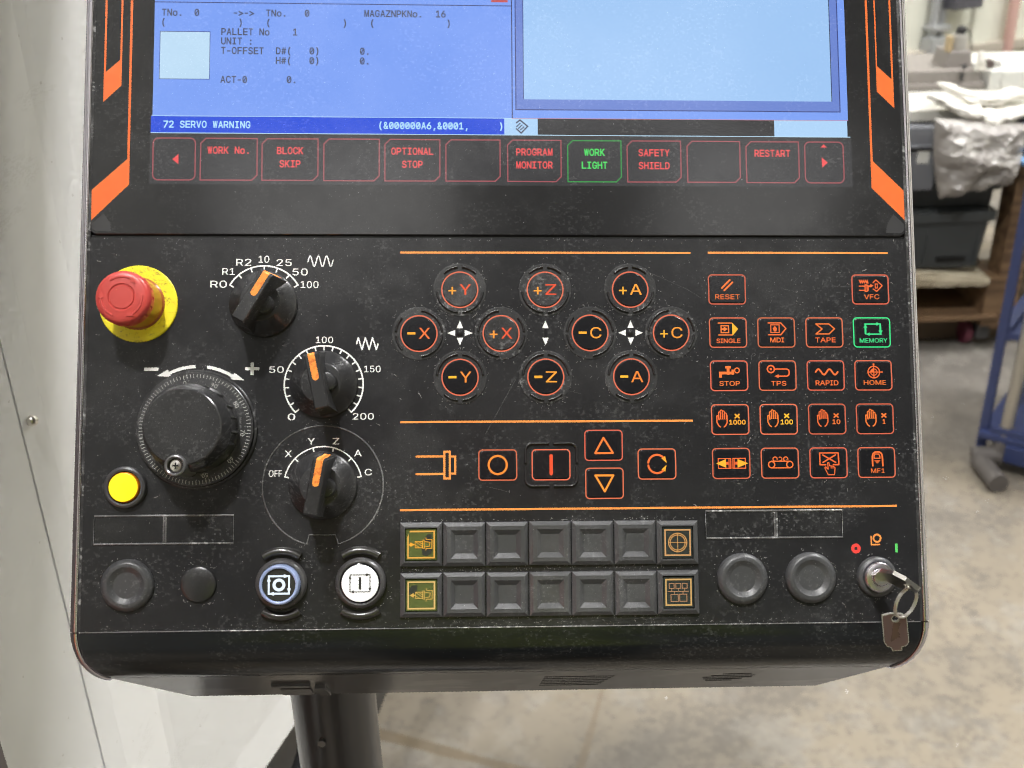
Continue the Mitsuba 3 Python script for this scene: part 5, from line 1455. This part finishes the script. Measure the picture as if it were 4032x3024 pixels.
P3 = lambda a, b_, r, n_=18: tube3(np.array([np.array(a, float) + (np.array(b_, float) - np.array(a, float)) * t for t in np.linspace(0, 1, 6)]), r, n_)
wput(C_ + '__brace', P3((1.318, 1.895, -1.16), (1.336, 1.90, -.30), .0155), 'tube_steel', 60)
wput(C_ + '__joint', [P3((1.322, 1.895, -1.115), (1.304, 1.885, -1.195), .0215), P3((1.245, 1.90, -1.200), (1.312, 1.885, -1.190), .0255)], 'rubber_grey', 60)
wput(C_ + '__foot', P3((1.262, 1.89, -1.206), (1.262, 1.775, -1.208), .0245, 24), 'rubber_grey', 60)
wput('cardboard_box', tbox(1.40, 1.75, 1.97, 2.36, -.860, -.78, .004), principled((0.42, 0.29, 0.15), .7, .2), label='brown cardboard box on the trolley shelf', category='cardboard box')

# ------------------------------------------------------------------ the person taking the picture (only the console mirrors them)
import manifold3d as m3


def limb(chain):
    parts = []
    for (p, r), (q, r2) in zip(chain[:-1], chain[1:]):
        parts.append(m3.Manifold.batch_hull([m3.Manifold.sphere(r, 20).translate(list(map(float, p))), m3.Manifold.sphere(r2, 20).translate(list(map(float, q)))]))
    return parts


def body(parts, edge=.03, it=10):
    m = m3.Manifold.batch_boolean(parts, m3.OpType.Add).refine_to_length(edge).to_mesh()
    t = trimesh.Trimesh(m.vert_properties[:, :3], m.tri_verts, process=False)
    trimesh.smoothing.filter_taubin(t, iterations=it)
    return np.array(t.vertices), np.array(t.faces)


PX, PY = 0.03, -0.93
RGT = np.cross(FWD, UPV); RGT /= np.linalg.norm(RGT)
ph = lambda a, b_, c: CAM + RGT * a + UPV * b_ + FWD * c
J = dict(pel=(PX, PY, -.28), belly=(PX, PY + .02, -.10), chest=(PX, PY, .10), sho=(PX, PY, .22), neck=(PX, PY + .01, .31), head=(PX, PY + .04, .44), brow=(PX, PY + .03, .50))
torso = limb([(J['pel'], .150), (J['belly'], .150), (J['chest'], .160)]) + [m3.Manifold.batch_hull([m3.Manifold.sphere(.085, 20).translate([PX + s_ * .15, PY, .215]) for s_ in (-1, 1)] + [m3.Manifold.sphere(.15, 20).translate([PX, PY, .08])])]
arms, sleeves, hands_ = [], [], []
for s_ in (-1, 1):
    sh, el, wr = np.array((PX + s_ * .20, PY, .20)), np.array((PX + s_ * .27, PY + .13, -.02)), ph(s_ * .10, -.035, -.045)
    arms += limb([(sh, .060), (el, .045), (wr, .030)])
    sleeves += limb([(sh, .075), (el, .060), ((el * .35 + wr * .65), .048)])
    palm = ph(s_ * .105, -.01, -.030)
    hands_ += limb([(wr, .030), (palm, .030)])
    for k, (dy, L_) in enumerate(((.030, .062), (.012, .070), (-.006, .066), (-.024, .054))):
        a0 = ph(s_ * .100, dy, -.022); a1 = ph(s_ * .094, dy + .004, -.004); a2 = ph(s_ * (.094 - .3 * L_), dy + .006, .001)
        hands_ += limb([(a0, .0095), (a1, .009), (a2, .008)])
    hands_ += limb([(ph(s_ * .10, -.02, -.035), .012), (ph(s_ * .072, -.010, -.020), .010), (ph(s_ * .050, .004, -.0185), .0088)])
head = [m3.Manifold.batch_hull([m3.Manifold.sphere(.074, 24).translate(list(J['head'])), m3.Manifold.sphere(.080, 24).translate(list(J['brow'])), m3.Manifold.sphere(.04, 20).translate([PX, PY + .075, .385])]), m3.Manifold.sphere(.015, 12).translate([PX, PY + .125, .445])]
head += [m3.Manifold.sphere(.026, 12).scale([.4, .7, 1]).translate([PX + s_ * .078, PY + .03, .445]) for s_ in (-1, 1)]
legs, trou = [], []
for s_ in (-1, 1):
    hp, kn, an_ = (PX + s_ * .095, PY, -.34), (PX + s_ * .105, PY + .02, -.76), (PX + s_ * .11, PY - .01, -1.16)
    legs += limb([(hp, .085), (kn, .052), (an_, .036)]) + limb([(an_, .036), ((PX + s_ * .13, PY + .14, -1.19), .030)])
    trou += limb([(hp, .105), (kn, .078), ((PX + s_ * .11, PY, -1.14), .072)])
neck = limb([((PX, PY, .20), .062), (J['neck'], .056), (J['head'], .056)])
tag('person', 'person in a yellow green jacket and dark trousers holding up a phone', 'person')
scene['skin'] = principled((0.52, 0.30, 0.22), .5, .4)
scene['hivis'] = principled((0.33, 0.42, 0.06), .6, .3)
scene['trouser'] = principled((0.018, 0.022, 0.032), .8, .2)
wput('person__body', body(torso + arms + hands_ + head + legs + neck, .02, 6), 'skin', 60)
wput('person__jacket', body([q.scale([1, 1, 1]) for q in limb([(J['pel'], .168), (J['belly'], .168), (J['chest'], .178)])] + [m3.Manifold.batch_hull([m3.Manifold.sphere(.100, 20).translate([PX + s_ * .155, PY, .215]) for s_ in (-1, 1)] + [m3.Manifold.sphere(.168, 20).translate([PX, PY, .08])])] + sleeves, .03, 6), 'hivis', 60)
wput('person__trousers', body(trou + limb([((PX, PY, -.30), .172), ((PX, PY, -.36), .165)]), .03, 6), 'trouser', 60)
wput('person__hair', body([m3.Manifold.batch_hull([m3.Manifold.sphere(.083, 24).translate([PX, PY + .012, .515]), m3.Manifold.sphere(.080, 24).translate([PX, PY - .012, .455])])], .02, 4), principled((0.05, 0.035, 0.025), .6), 60)
for s_ in (-1, 1):
    wput('person__shoe', body(limb([((PX + s_ * .11, PY - .03, -1.185), .047), ((PX + s_ * .128, PY + .15, -1.195), .037)]), .02, 4), 'hose_black', 60)
pv, pf = box3(-.075, .075, -.037, .037, -.0125, -.0040, .003)
wput('phone', (CAM + np.outer(pv[:, 0], RGT) + np.outer(pv[:, 1], UPV) + np.outer(pv[:, 2], FWD), pf), 'gloss_two', 20, label='dark phone held up in both hands by the person', category='phone')

for i, x in enumerate((1.682, 1.697, 1.712)):
    wput('control_cabinet__dial', ball((x, 2.834, -.512 + .0 * i), (.005, .005, .005)), 'bezel_grey', True)
